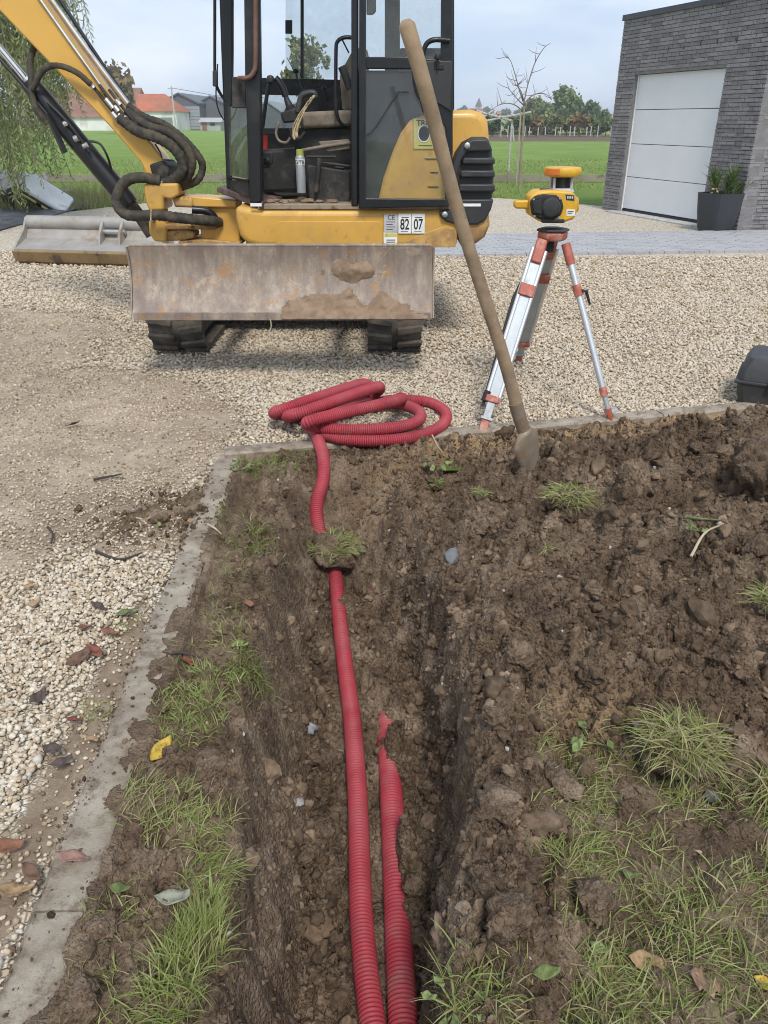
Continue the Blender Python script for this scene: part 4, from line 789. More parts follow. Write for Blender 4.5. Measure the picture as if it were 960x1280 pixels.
# ------------------------------------------------------------------ corrugated ducts
def duct_mat(name, dirtamt):
    m, t, b = newmat(name); v = coord(t, 'World')
    c = ramp(t, noise(t, v, 9, 5), [(.3, (.29, .018, .034)), (.7, (.39, .034, .052))])
    k = ramp(t, noise(t, v, 16, 8, .7), [(.5, (0, 0, 0)), (.72, (dirtamt,) * 3)]); c = mix(t, k, c, (.24, .15, .11))
    c = mix(t, ramp(t, noise(t, v, 5, 4), [(.4, (.06,) * 3), (.7, (.22,) * 3)]), c, (.46, .20, .19))
    t.links.new(c, b.inputs['Base Color']); b.inputs['Roughness'].default_value = .55; b.inputs['Specular IOR Level'].default_value = .35
    bump(t, b, noise(t, v, 200, 3), .08, .002); return m
M['duct'] = duct_mat('red duct plastic', .3); M['duct_muddy'] = duct_mat('muddy red duct plastic', .6)
def duct(name, path, r, mat, pitch=.0115, n=22, k=4):
    P = resample(path, pitch / k); m = len(P)
    T = np.gradient(P, axis=0); T /= np.linalg.norm(T, axis=1)[:, None]
    U = np.zeros_like(P); u = np.array([0, 0, 1.]) if abs(T[0][2]) < .9 else np.array([1., 0, 0])
    for i in range(m): u = u - T[i] * (u @ T[i]); u /= np.linalg.norm(u); U[i] = u
    W = np.cross(T, U); an = np.linspace(0, 2 * np.pi, n, endpoint=False)
    rr = r * np.array([.79, .96, 1., .96])[np.arange(m) % k][:, None, None]
    V = P[:, None] + rr * (np.cos(an)[None, :, None] * U[:, None] + np.sin(an)[None, :, None] * W[:, None])
    I_, K_ = np.meshgrid(np.arange(m - 1), np.arange(n), indexing='ij'); a = I_ * n + K_; b_ = I_ * n + (K_ + 1) % n
    F = np.stack([a, b_, b_ + n, a + n], -1).reshape(-1, 4)
    o = npmesh(name, V.reshape(-1, 3), F, mat, True); o.data.set_sharp_from_angle(angle=R(75)); return o
PR = .034
def tf(y, x):                           # a duct lying on the trench floor at its x, y
    return hz(x, y) + PR * .7
tr_path = [Vector((q.x, q.y, -DEPTH + .02 + PR * .85)) for q in P1[:-1]]; _m = hit(424, 770, PR * .9); tr_path.append(Vector((_m.x, _m.y, max(_m.z, -DEPTH + .05))))
zz = np.convolve(np.pad([p.z for p in tr_path], 1, 'edge'), [.25, .5, .25], 'valid')
for p, z in zip(tr_path, zz): p.z = z
A_ = [hit(418, 714, PR * .85), hit(406, 684, PR * .4), hit(397, 655, PR * .6), hit(396, 630, PR * .9), hit(404, 600, PR * 1.1), hit(404, 572, PR * 1.2), hit(397, 548, PR * 1.3)]
co = [(390, 536, .05), (384, 528, .04), (400, 518, .036), (440, 508, .036), (462, 497, .06), (474, 487, .13), (470, 484, .19), (440, 494, .2), (400, 508, .19), (372, 517, .165), (360, 520, .12), (364, 521, .06), (395, 515, .04), (440, 500, .04),
      (456, 490, .10), (456, 480, .18), (425, 488, .20), (385, 501, .18), (356, 511, .155), (343, 516, .11), (350, 518, .055), (390, 520, .037), (440, 510, .037), (490, 500, .037), (525, 501, .037), (548, 508, .037), (558, 520, .037), (548, 535, .04), (515, 547, .045),
      (470, 551, .05), (430, 549, .055), (404, 541, .07), (394, 530, .09), (402, 521, .075), (440, 510, .06), (490, 505, .06), (516, 510, .08), (526, 520, .09), (515, 530, .095), (480, 536, .10), (430, 537, .105), (400, 534, .11), (384, 530, .145), (392, 525, .175),
      (430, 516, .18), (470, 507, .185), (494, 501, .175), (503, 498, .10), (500, 497, .05)]
C_ = [gnd(x, y, z) for x, y, z in co]
dm = duct('red_duct', crom(tr_path + A_ + C_, 10), PR, M['duct'])
tag(dm, 'long red corrugated duct running down the trench from the loose coil on gravel', 'duct')
p2 = [Vector((float(pipe2_x(y)), y, 0 * -.475 + .03 * ss(1.6, 1.2, y) - .012 * ss(1.9, 2.2, y))) for y in (.3, .7, 1.0, 1.3, 1.6, 1.9, 2.2, 2.5)]
p2 = [Vector((p.x, p.y, float(np.interp(p.y, [.3, 1.0, 1.3, 1.6, 1.9, 2.2, 2.5], [-DEPTH + .034, -DEPTH + .032, -DEPTH + .024, -DEPTH + .02, -DEPTH + .014, -DEPTH - .016, -DEPTH - .07])))) for p in p2]
tag(duct('buried_duct', crom(p2, 6), .040, M['duct_muddy'], .0125), 'muddy red corrugated duct half buried in the trench floor', 'duct')

# ------------------------------------------------------------------ spade
M['handle'] = worn('weathered ash handle', (.31, .22, .14), .75, var=.22, scale=14, dirt=(.2, .145, .1), dirt_lo=.5, dirt_hi=.66, dscale=6, bmp=.35, spec=.25)
M['spade_steel'] = worn('dull spade steel', (.30, .25, .195), .55, .5, var=.2, scale=12, dirt=(.26, .18, .115), dirt_lo=.42, dirt_hi=.58, dscale=10, bmp=.25)
tip = hit(672, 592); sock = at(652, 530, tip.y + .0); top_ = at(507, 33, tip.y - .12)
SPD = thing('spade', 'long handled digging spade stuck upright in the soil', 'spade', tip)
ax_ = (top_ - sock).normalized(); Ln = (top_ - sock).length
pts = [sock + ax_ * (Ln * k / 24) + Vector((.006 * math.sin(k * .35), .004 * math.sin(k * .5), 0)) for k in range(25)]; rad = [.029 - .003 * math.sin(k / 24 * 3.1) + random.uniform(-.0006, .0006) for k in range(25)]
pts += [top_ + ax_ * .012, top_ + ax_ * .02]; rad += [.022, .008]
MB().tube(pts, rad, 16).build('handle', M['handle'], SPD, True)
so_ = [sock - ax_ * .06, sock - ax_ * .0, sock + ax_ * .05, sock + ax_ * .11]
MB().tube(so_, [.026, .030, .031, .031], 16).build('socket', M['spade_steel'], SPD, True)
# dished pointed blade, turned a little to the right
side = Vector((.72, .6, .1)); side = (side - ax_ * side.dot(ax_)).normalized(); nrm = ax_.cross(side); b0 = sock - ax_ * .03; V_ = []; F_ = []; nu, nv_ = 11, 14
for j in range(nv_):
    s_ = j / (nv_ - 1); wv = (.085) * (.42 + .58 * ss(0, .2, s_)) * (1 - .97 * s_ ** 2.4)
    for i in range(nu):
        u = i / (nu - 1) * 2 - 1; V_.append(tuple(b0 - ax_ * (s_ * .30) + side * (u * wv) - nrm * (.028 * (1 - u * u) * (1 - .4 * s_) - .03 * s_)))
for j in range(nv_ - 1):
    for i in range(nu - 1): F_.append((j * nu + i, j * nu + i + 1, (j + 1) * nu + i + 1, (j + 1) * nu + i))
bl = npmesh('spade_blade', V_, F_, M['spade_steel'], True, parent=SPD); so = bl.modifiers.new('s', 'SOLIDIFY'); so.thickness = .004

# ------------------------------------------------------------------ tripod with rotating laser level
M['alu'] = worn('scuffed aluminium', (.66, .67, .68), .38, .75, var=.1, scale=10, dirt=(.5, .45, .4), dirt_lo=.55, dirt_hi=.8, dscale=8, bmp=.1)
M['alu_grey'] = worn('grey tripod leg', (.40, .43, .45), .5, .35, var=.12, scale=8, dirt=(.36, .33, .3), dirt_lo=.55, dirt_hi=.8, dscale=9, bmp=.1)
M['orange'] = worn('faded orange red plastic', (.40, .10, .062), .55, var=.18, scale=14, dirt=(.55, .33, .27), dirt_lo=.5, dirt_hi=.68, dscale=14, bmp=.15)
M['laser_yellow'] = worn('laser yellow plastic', (.68, .37, .025), .45, var=.15, scale=14, dirt=(.42, .30, .12), dirt_lo=.52, dirt_hi=.75, dscale=12, bmp=.08)
M['laser_orange'] = worn('orange laser cap', (.66, .16, .03), .45, var=.15, scale=20, bmp=.1)
M['strap'] = worn('black strap', (.02, .02, .022), .8, var=.3)
HY = 4.66; head = at(690, 290, HY)
TP = thing('tripod', 'aluminium survey tripod with red clamps on the edge of the gravel', 'tripod', (.97, 4.66, 0))
feet = [hit(602, 542), hit(764, 530), Vector((1.0, 5.62, .0))]
tops = [at(678, 300, HY - .06), at(706, 300, HY - .02), at(691, 300, HY + .09)]
def bar(a, b_, wx, wy, name, mat, parent, bev=.003, fw=None):
    """flat bar from a to b, wx wide across the view, wy deep"""
    d = (b_ - a).normalized(); sx = Vector((1, 0, 0)) if fw is None else fw; sx = (sx - d * sx.dot(d)).normalized(); sy = d.cross(sx)
    q = [a + sx * (s1 * wx / 2) + sy * (s2 * wy / 2) for s1, s2 in ((-1, -1), (1, -1), (1, 1), (-1, 1))]
    return MB().prism(q, b_ - a).build(name, M[mat], parent, bevel=bev)
for k, (a, b_) in enumerate(zip(tops, feet)):
    d = b_ - a; P = lambda s_: a + d * s_; sx = (Vector((1, 0, 0)) - d * (d.x / d.length_squared)).normalized(); wide = (.062, .0, .07)[k]
    if k == 1:
        lg = MB().tube([P(.04), P(.82)], .019, 12).build('leg', M['alu'], TP, True); MB().tube([P(.8), P(.93)], .015, 10).build('leg_tube', M['alu_grey'], lg, True)
        MB().tube([P(.02), P(.13)], .027, 10).build('hinge_sleeve', M['orange'], lg, True)
        MB().tube([P(.24), P(.30)], .026, 10).build('clamp', M['orange'], lg, True); q = P(.27); MB().tube([q + Vector((.02, -.01, 0)), q + Vector((.045, -.02, .0)), q + Vector((.075, -.02, -.075))], [.012, .01, .006], 8).build('clamp_lever', M['strap'], lg, True)
        MB().tube([P(.80), P(.85)], .023, 10).build('clamp', M['orange'], lg, True)
        MB().prism([P(.93) + Vector((-.02, -.01, 0)), P(.93) + Vector((.055, -.01, .012)), P(.945) + Vector((.055, -.01, .012)), P(.955) + Vector((-.02, -.01, 0))], (0, .05, 0)).build('foot_step', M['alu_grey'], lg, bevel=.003)
        MB().tube([P(.92), P(.96), P(1.01)], [.022, .02, .004], 8).build('foot', M['orange'], lg, True)
    else:
        lg = bar(P(.05), P(.84), wide, .012, 'leg', 'alu_grey', TP, .002)
        for s_ in (-1, 1): MB().tube([P(.05) + sx * s_ * (wide / 2 + .006), P(.84) + sx * s_ * (wide / 2 + .006)], .013, 10).build('rail', M['alu'], lg, True)
        bar(P(.82), P(.93), .046, .022, 'leg_section', 'alu_grey', lg)
        bar(P(.0), P(.12), .06, .045, 'hinge_sleeve', 'orange', lg, .008); bar(P(.23), P(.29), wide + .028, .045, 'clamp', 'orange', lg, .006); bar(P(.805), P(.84), wide + .02, .045, 'clamp', 'orange', lg, .006)
        bar(P(.915), P(.93), .07, .04, 'foot_step', 'alu_grey', lg, .003); bar(P(.93), P(.99), .048, .028, 'foot', 'orange', lg, .006)
        if k == 0:
            off = Vector((-.055, -.0, 0)); MB().prism([P(.12) + off * .6, P(.3) + off * 1.25, P(.62) + off * 1.1, P(.86) + off * .9, P(.86) + off * .6, P(.6) + off * .75, P(.3) + off * .7, P(.12)], (0, .012, 0)).build('carry_strap', M['strap'], lg)
            MB().tube([P(.78) + off * .7, P(.83) + off * .8], .02, 8).build('strap_buckle', M['strap'], lg, True)
hz_ = head.z
MB().lathe([(.075, -.045), (.088, -.03), (.088, .0), (.06, .018)], (head.x + .005, HY, hz_ + .0), 6).build('tripod_head', M['orange'], TP, bevel=.006)
MB().lathe([(.094, .0), (.096, .012), (.06, .02)], (head.x + .005, HY, hz_ + .005), 6).build('head_plate', M['plastic'], TP, bevel=.004)
MB().tube([(head.x - .002, HY, hz_ - .02), (head.x - .002, HY, hz_ - .11)], .022, 10).build('centre_screw', M['strap'], TP, True)
# laser level
lb = Vector((head.x + .005, HY - .02, hz_ + .026)); LV = thing('laser_level', 'yellow rotating laser level mounted on the tripod head', 'laser level', lb)
def lpx(name, px, Y0, dep, mat, bev=.008, seg=3, parent=LV): return pp(name, px, Y0, dep, mat, parent, bev, seg)
BD = lpx('housing', [(662, 247), (672, 239), (690, 237.5), (716, 239), (722, 247), (722.5, 262), (718, 274), (706, 278), (674, 277), (663, 270)], HY - .09, .18, 'laser_yellow', .014, 3)
lpx('battery_cover', [(663, 252), (669, 245), (680, 243), (696, 244), (703, 250), (705, 259), (702, 269), (692, 275), (674, 274), (665, 268)], HY - .112, .04, 'strap', .014, 4, BD)
p = at(689, 259.5, HY - .118); MB().lathe([(.052, -.012), (.052, .004), (.043, .015), (.02, .018)], p, 26, Matrix.Rotation(R(90), 3, 'X')).build('dial', M['plastic'], BD, True)
lpx('display', [(666, 252), (677, 249), (678, 268), (668, 266)], HY - .119, .01, 'dusty', .002, 2, BD)
lpx('grip_bar', [(643, 252), (646, 250.5), (664, 250.5), (664, 261.5), (646, 261), (643, 259.5)], HY - .05, .05, 'laser_yellow', .01, 3, BD)
lpx('knob', [(720, 245), (724, 248), (724.5, 262), (721, 266)], HY - .05, .08, 'laser_yellow', .008, 2, BD)
lpx('level_vial', rect(676, 236, 690, 240), HY - .03, .05, 'plastic', .006, 2, BD)
lpx('name_label', rect(708, 262, 719, 270), HY - .092, .004, 'white', .001, 1, BD); lpx('label_print', rect(709.5, 264, 717, 265.2), HY - .0925, .002, 'ink', 0, 1, BD); lpx('label_print', rect(709.5, 266.6, 715, 267.6), HY - .0925, .002, 'ink', 0, 1, BD)
lpx('keypad', [(707, 243), (718, 244), (718, 251), (708, 250)], HY - .093, .006, 'plastic', .002, 2, BD)
for kx in (709.8, 712.7, 715.6): lpx('key', rect(kx - 1, 245.5, kx + 1, 248.5), HY - .096, .006, 'ltgrey', .001, 1, BD)
for (kx, ky) in ((667, 249), (700, 248), (668, 270), (699, 271.5)): MB().lathe([(.006, 0), (.006, .004)], at(kx, ky, HY - .114), 8, Matrix.Rotation(R(90), 3, 'X')).build('screw', M['steel'], BD)
lpx('bumper', [(676, 273), (706, 274), (706, 279), (678, 279)], HY - .1, .2, 'plastic', .006, 2, BD)
z0, z1, z2, z3 = [at(702, y, HY).z for y in (239, 221.5, 219.5, 208.5)]; cx = at(702, 225, HY).x
MB().lathe([(.075, z0), (.07, z0 + .012), (.06, z0 + .018)], (cx, HY, 0), 20).build('lantern_base', M['ltgrey'], LV, True)
MB().lathe([(.05, z0 + .015), (.05, z1)], (cx, HY, 0), 16).build('lantern_core', M['strap'], LV)
LG = MB(); 
for k in range(4):
    a = R(45 + 90 * k); q = Vector((cx + .068 * math.cos(a), HY + .068 * math.sin(a), 0)); LG.box((q.x, q.y, (z0 + z1) / 2 + .006), (.012, .012, z1 - z0 - .01), Matrix.Rotation(a, 3, 'Z'))
LG.build('lantern_posts', M['ltgrey'], LV, bevel=.002)
MB().lathe([(.06, z0 + .014), (.058, z1)], (cx, HY, 0), 4).build('lantern_glass', M['glass'], LV)
MB().lathe([(.07, z2 - .006), (.098, z2), (.104, z2 + .012), (.104, z3 - .012), (.098, z3 - .002), (.06, z3)], (cx, HY, 0), 30).build('lantern_cap', M['laser_yellow'], LV, True)
cap = MB(); 
a0 = [R(200 + k * 5) for k in range(11)]
cap.add([(cx + .1065 * math.cos(a), HY + .1065 * math.sin(a), z) for a in a0 for z in (z2 + .008, z3 - .008)], [(2 * i, 2 * i + 2, 2 * i + 3, 2 * i + 1) for i in range(10)]); cap.build('cap_marking', M['laser_orange'], LV, True)

# ------------------------------------------------------------------ black case at the edge of the gravel
CS = thing('tool_case', 'closed black plastic tool case lying on the concrete edging', 'case', (2.73, 4.60, 0), R(-28))
M['case'] = worn('black case plastic', (.045, .047, .05), .6, var=.15, scale=25, dirt=(.13, .12, .11), dirt_lo=.5, dirt_hi=.8, dscale=5, bmp=.35)
def shell(z0, z1, ins, name, tp):
    w_, d_ = .98, .46; P0 = [(-w_ / 2 + .03, -d_ / 2), (w_ / 2 - .03, -d_ / 2), (w_ / 2, -d_ / 2 + .04), (w_ / 2, d_ / 2 - .04), (w_ / 2 - .03, d_ / 2), (-w_ / 2 + .03, d_ / 2), (-w_ / 2, d_ / 2 - .04), (-w_ / 2, -d_ / 2 + .04)]
    mb = MB(); lv = [(z0, ins if tp < 0 else 0), ((z0 + z1) / 2, .012 if tp else 0), (z1, ins if tp > 0 else 0)]; vs_ = []
    for z, s_ in lv: vs_ += [(x - math.copysign(s_, x), y - math.copysign(s_, y), z) for x, y in P0]
    mb.add(vs_, [tuple(range(8))[::-1], tuple(range(16, 24))] + [(l * 8 + i, l * 8 + (i + 1) % 8, (l + 1) * 8 + (i + 1) % 8, (l + 1) * 8 + i) for l in range(2) for i in range(8)])
    me = mb.build(name, M['case'], None, bevel=.007, seg=2); me.parent = CS; return me
cz = .012
shell(cz, cz + .135, .03, 'case_body', -1); shell(cz + .148, cz + .285, .045, 'case_lid', 1)
rm = MB().box((0, 0, cz + .1415), (1.0, .475, .02)).build('seam_rim', M['case'], None, bevel=.006); rm.parent = CS
hd = MB().tube([(-.1, -.245, cz + .12), (-.1, -.275, cz + .12), (.1, -.275, cz + .12), (.1, -.245, cz + .12)], .014, 10).build('handle', M['strap'], None, True); hd.parent = CS
for xx in (-.28, .28): q = MB().box((xx, -.243, cz + .14), (.06, .012, .06)).build('latch', M['strap'], None, bevel=.004); q.parent = CS

# ------------------------------------------------------------------ ditching bucket left on the gravel
M['bk_grey'] = worn('galvanised grey bucket', (.36, .34, .31), .6, .3, var=.15, scale=5, dirt=(.3, .24, .17), dirt_lo=.52, dirt_hi=.7, dscale=4, bmp=.2)
M['bk_mud'] = worn('muddy bucket lip', (.27, .18, .085), .8, .1, var=.2, scale=8, dirt=(.1, .07, .045), dirt_lo=.5, dirt_hi=.62, dscale=4, bmp=.4)
BK = thing('ditching_bucket', 'wide grey ditching bucket lying on the gravel behind the dozer blade', 'bucket', (-3.6, 10.1, 0), R(-9))
bw = 1.9
def badd(o): o.parent = BK; return o
def bprof(pts, x0, x1): return [(x0, y, z) for y, z in pts], (x1 - x0, 0, 0)
outer = [(-.30, .03), (-.34, .11), (-.31, .17), (-.02, .29), (.10, .46), (.13, .45), (.06, .27), (.05, .06), (-.05, .02)]
badd(MB().prism(*bprof([(-.02, .27), (.10, .46), (.13, .46), (.03, .26)], -bw / 2, bw / 2)).build('back_plate', M['bk_grey'], None, bevel=.006))
badd(MB().prism(*bprof([(-.31, .17), (-.31, .19), (.03, .29), (.03, .26)], -bw / 2, bw / 2)).build('bucket_floor', M['bk_grey'], None, bevel=.004))
badd(MB().prism(*bprof([(-.34, .16), (-.30, .18), (-.26, .04), (-.29, .03)], -bw / 2 - .01, bw / 2 + .01)).build('cutting_lip', M['bk_mud'], None, bevel=.008))
badd(MB().prism(*bprof([(-.29, .035), (-.27, .05), (.1, .03), (.1, .0), (-.24, .0)], -bw / 2 + .02, bw / 2 - .02)).build('belly_plate', M['bk_mud'], None, bevel=.006))
badd(MB().tube([(-bw / 2 + .02, .10, .45), (bw / 2 - .02, .10, .45)], .085, 20).build('torque_tube', M['bk_grey'], None, True))
for s_ in (-1, 1): badd(MB().prism([(s_ * bw / 2, y, z) for y, z in [(-.34, .17), (-.28, .04), (.1, .0), (.19, .2), (.17, .5), (.06, .52), (-.04, .38)]], (-s_ * .025, 0, 0)).build('cheek_plate', M['bk_grey'], None, bevel=.006))
for xx in (.10, .36):
    badd(MB().prism([(xx, y, z) for y, z in [(-.16, .23), (-.12, .36), (.0, .48), (.12, .56), (.22, .52), (.19, .3), (.02, .28)]], (.035, 0, 0)).build('hitch_ear', M['bk_grey'], None, bevel=.006))
badd(MB().tube([(.08, -.02, .37), (.42, -.02, .37)], .03, 12).build('hitch_pin', M['steel'], None, True))

# ------------------------------------------------------------------ building rubble by the lawn edge, far left
M['slab'] = concrete('pale concrete', (.42, .42, .41), (.58, .58, .56), (.36, .33, .3)); M['tarp'] = worn('black plastic sheet', (.035, .036, .04), .35, var=.3, scale=4, dirt=(.1, .09, .08), dirt_lo=.5, dirt_hi=.75, dscale=2, bmp=.5)
M['zinc'] = worn('dented zinc sheet', (.74, .76, .77), .45, .2, var=.12, scale=3, bmp=.3, dirt=(.4, .38, .35), dirt_lo=.6, dirt_hi=.8)
def gz(x, y, z=0.): return gnd(x, y, z)
a = gz(-60, 268); b_ = gz(92, 247); d_ = (b_ - a).normalized(); n_ = Vector((-d_.y, d_.x, 0))
tag(MB().prism([a, b_, b_ + n_ * .28, a + n_ * .28], (0, 0, .18)).build('concrete_beam', M['slab'], bevel=.012), 'long pale concrete beam lying along the lawn edge', 'beam')
a = gz(-40, 252); tag(MB().box((a.x + .9, a.y + .3, .38), (1.5, .12, .5), Euler((R(-35), R(8), R(20))).to_matrix()).build('concrete_panel', M['slab'], bevel=.01), 'white concrete panel tilted against the beam, cut by the photo edge', 'panel')
tq = [(-60, 300), (-60, 272), (30, 264), (90, 256), (114, 252), (110, 258), (60, 274), (20, 286)]
nx_, V_, F_ = 40, [], []
A0, A1, B0, B1 = gz(-60, 305), gz(113, 257), gz(-60, 270), gz(111, 251)
for j in range(14):
    for i in range(nx_):
        u = i / (nx_ - 1); v_ = j / 13; q = (A0.lerp(A1, u)).lerp(B0.lerp(B1, u), v_); e = 1 if 0 < j < 13 else 0
        V_.append((q.x, q.y, .012 + .09 * e * float(fbm(q.x, q.y, 1.6, 3, 50)) * (.4 + v_)))
for j in range(13):
    for i in range(nx_ - 1): F_.append((j * nx_ + i, j * nx_ + i + 1, (j + 1) * nx_ + i + 1, (j + 1) * nx_ + i))
tag(npmesh('plastic_sheet', V_, F_, M['tarp'], True), 'crumpled black plastic sheet on the gravel beside the concrete beam', 'sheet')
c_ = at(60, 246, 16.2); ZB = thing('zinc_cover', 'dented zinc cover with yellow edge strips leaning on rubble', 'cover', (c_.x, c_.y, 0))
rt = Euler((R(38), R(34), R(6))).to_matrix()
MB().box((c_.x, c_.y, c_.z + .05), (.88, .48, .13), rt).build('cover_shell', M['zinc'], ZB, bevel=.07, seg=4)
for k, yy in enumerate((-.25,)):
    MB().box(Vector((c_.x, c_.y, c_.z + .05)) + rt @ Vector((-.02, yy, -.06)), (.82, .10, .11), rt).build('dark_edge', M['black'], ZB, bevel=.02)
    for s_ in (-.22, .18): MB().box(Vector((c_.x, c_.y, c_.z + .05)) + rt @ Vector((s_, yy - .05, -.04)), (.3, .03, .05), rt).build('yellow_strip', M['stick'], ZB, bevel=.008)
dk = worn('dark rubble', (.04, .038, .035), .9, var=.5, scale=6, dirt=(.12, .1, .08), dirt_lo=.45, dirt_hi=.6)
RB = []
for k, (x, y, s_, lb_) in enumerate(((28, 246, .32, 'dark lump of rubble touching the zinc cover'), (18, 250, .24, 'small dark rubble lump in front of the concrete panel'), (38, 238, .22, 'dark rubble lump on top of the heap behind the zinc cover'))):
    p = at(x, y, 16.6); o = rock('rubble_lump', dk, 3, .3, 60 + k, (1.2, .9, .7), 2, True, True, .5); o.scale = (s_,) * 3; o.location = (p.x, p.y, max(.1, p.z)); tag(o, lb_, 'rubble', 'dark rubble by the lawn')

# ------------------------------------------------------------------ brick garage
M['mortar'] = worn('grey mortar', (.20, .192, .19), .95, var=.15, scale=8, bmp=.4)
def brick_mat():
    m, t, b = newmat('grey brick'); oi = nd(t, 'ShaderNodeAttribute', attribute_name='tint'); oi2 = nd(t, 'ShaderNodeObjectInfo'); v = coord(t, 'World')
    f = nd(t, 'ShaderNodeTexWhiteNoise', noise_dimensions='3D'); ge = nd(t, 'ShaderNodeTexCoord')
    sn = nd(t, 'ShaderNodeVectorMath', operation='SNAP'); sn.inputs[1].default_value = (.16, .3, .06); t.links.new(v, sn.inputs[0]); t.links.new(sn.outputs[0], f.inputs['Vector'])
    c = ramp(t, f.outputs['Value'], [(0, (.15, .143, .146)), (.5, (.215, .205, .206)), (1, (.29, .272, .266))])
    c = mix(t, ramp(t, noise(t, v, 40, 5, .7), [(.4, (0, 0, 0)), (.7, (.5, .5, .5))]), c, (.155, .145, .15))
    t.links.new(c, b.inputs['Base Color']); b.inputs['Roughness'].default_value = .85; bump(t, b, noise(t, v, 60, 6, .7), .5, .008); return m
M['brick'] = brick_mat()
M['door_white'] = worn('pale grey door panel', (.72, .74, .75), .45, var=.03, scale=2, bmp=.03)
M['coping'] = plain('dark zinc coping', (.07, .073, .08), .45, .3); M['seal'] = plain('black rubber seal', (.015, .015, .015), .6)
WA, WC = Vector((4.42, 16.7, 0)), Vector((5.68, 13.1, 0)); wd_ = (WC - WA).normalized(); wn = Vector((wd_.y, -wd_.x, 0)); WLn = (WC - WA).length
if wn.x > 0: wn = -wn
e2 = -wn; HT = at(779, 26, 16.7).z
def on_wall(x, y, ins=0.):
    u, dy, dz = ray(x, y); o = WA + e2 * ins; n = wn; t = (o.x * n.x + o.y * n.y) / (u * n.x + dy * n.y)
    p = Vector((u * t, dy * t, CAM_H + dz * t)); return (p - o).dot(wd_), p.z
sL = .5 * (on_wall(771, 257)[0] + on_wall(794, 96)[0]); sR = .5 * (on_wall(875, 270)[0] + on_wall(908, 86)[0]); zT = .5 * (on_wall(795, 93)[1] + on_wall(908, 84)[1])
GB = thing('brick_garage', 'flat roofed grey brick garage with pale sectional door', 'building', (5.2, 15, 0))
def wpt(s_, z, ins=0.): q = WA + wd_ * s_ + e2 * ins; return Vector((q.x, q.y, z))
W1 = MB()
for (s0, s1, z0, z1) in ((0, sL, -.1, HT), (sR, WLn, -.1, HT), (sL, sR, zT, HT)):
    W1.prism([wpt(s0, z0, .012), wpt(s1, z0, .012), wpt(s1, z1, .012), wpt(s0, z1, .012)], e2 * .28)
wall1 = W1.build('garage_wall', M['mortar'], GB)
W2c = [WC + wn * -.012 + wd_ * -.012]; W2 = MB(); L2 = 4.6
W2.prism([wpt(WLn - .012, -.1, .012), wpt(WLn - .012, -.1, L2), wpt(WLn - .012, HT, L2), wpt(WLn - .012, HT, .012)], -wd_ * .28)
wall2 = W2.build('garage_wall', M['mortar'], GB)
MB().prism([wpt(0, HT - .25, .3), wpt(WLn - .3, HT - .25, .3), wpt(WLn - .3, HT - .25, L2), wpt(0, HT - .25, L2)], (0, 0, .1)).build('roof', M['coping'], GB)
MB().prism([wpt(.012, -.1, .3), wpt(.012, -.1, L2), wpt(.012, HT, L2), wpt(.012, HT, .3)], wd_ * .28).build('garage_wall', M['mortar'], GB)
MB().prism([wpt(-.03, HT, -.03), wpt(WLn + .03, HT, -.03), wpt(WLn + .03, HT, L2), wpt(WLn - .3, HT, L2), wpt(WLn - .3, HT, .3), wpt(-.03, HT, .3)], (0, 0, .09)).build('coping', M['coping'], GB, bevel=.006)
CH, BLn = .0605, .215; cand = []
for r_ in range(int((HT + .1) / CH)):
    z = -.09 + r_ * CH
    for wl_ in (0, 1):
        Lw = WLn if wl_ == 0 else 2.2; s_ = -(BLn * (.5 if (r_ + wl_) % 2 else 0)) + random.uniform(-.01, .01) * 0
        while s_ < Lw - .01:
            a0, a1 = max(0, s_) + .004, min(Lw, s_ + BLn) - .006; s_ += BLn
            if a1 - a0 < .03: continue
            if wl_ == 0:
                spans = [(a0, a1)]
                if z < zT - .01:
                    spans = []
                    if a0 < sL - .01: spans.append((a0, min(a1, sL)))
                    if a1 > sR + .01: spans.append((max(a0, sR), a1))
                for q0, q1 in spans:
                    if q1 - q0 > .03: cand.append((0, q0, q1, z))
            else: cand.append((1, a0, a1, z))
cand.sort(key=lambda q: (wpt(q[1], 0) if q[0] == 0 else wpt(WLn, 0, q[1])).y + (0 if q[3] < 2.45 else 5) + (8 if q[0] == 1 and q[1] > .75 else 0))
def brick_mesh(mb, wl_, q0, q1, z):
    pr = random.uniform(-.003, .004); z0, z1 = z + .004, z + CH - .007
    if wl_ == 0: mb.prism([wpt(q0, z0, -pr), wpt(q1, z0, -pr), wpt(q1, z1, -pr), wpt(q0, z1, -pr)], e2 * .03)
    else: mb.prism([wpt(WLn + pr, z0, q0), wpt(WLn + pr, z0, q1), wpt(WLn + pr, z1, q1), wpt(WLn + pr, z1, q0)], -wd_ * .03)
rest = {0: MB(), 1: MB()}
for k, q in enumerate(cand):
    if k < 300: mb = MB(); brick_mesh(mb, *q); mb.build('brick', M['brick'], wall1 if q[0] == 0 else wall2, recalc=True)
    else: brick_mesh(rest[q[0]], *q)
for k in (0, 1):
    if rest[k].v: tag(rest[k].build('brick_courses', M['brick'], wall1 if k == 0 else wall2), kind='stuff')
for (x, y) in ((836, 60), (855, 58), (876, 54), (897, 52), (921, 50)):
    s_, z = on_wall(x, y); MB().prism([wpt(s_ - .008, z - .035, -.004), wpt(s_ + .008, z - .035, -.004), wpt(s_ + .008, z + .035, -.004), wpt(s_ - .008, z + .035, -.004)], e2 * .02).build('weep_slot', M['seal'], wall1)
ins = .1; GD = MB().prism([wpt(sL, .02, ins + .05), wpt(sR, .02, ins + .05), wpt(sR, zT, ins + .05), wpt(sL, zT, ins + .05)], e2 * .03).build('garage_door', M['seal'], GB)
ph = (zT - .06) / 4
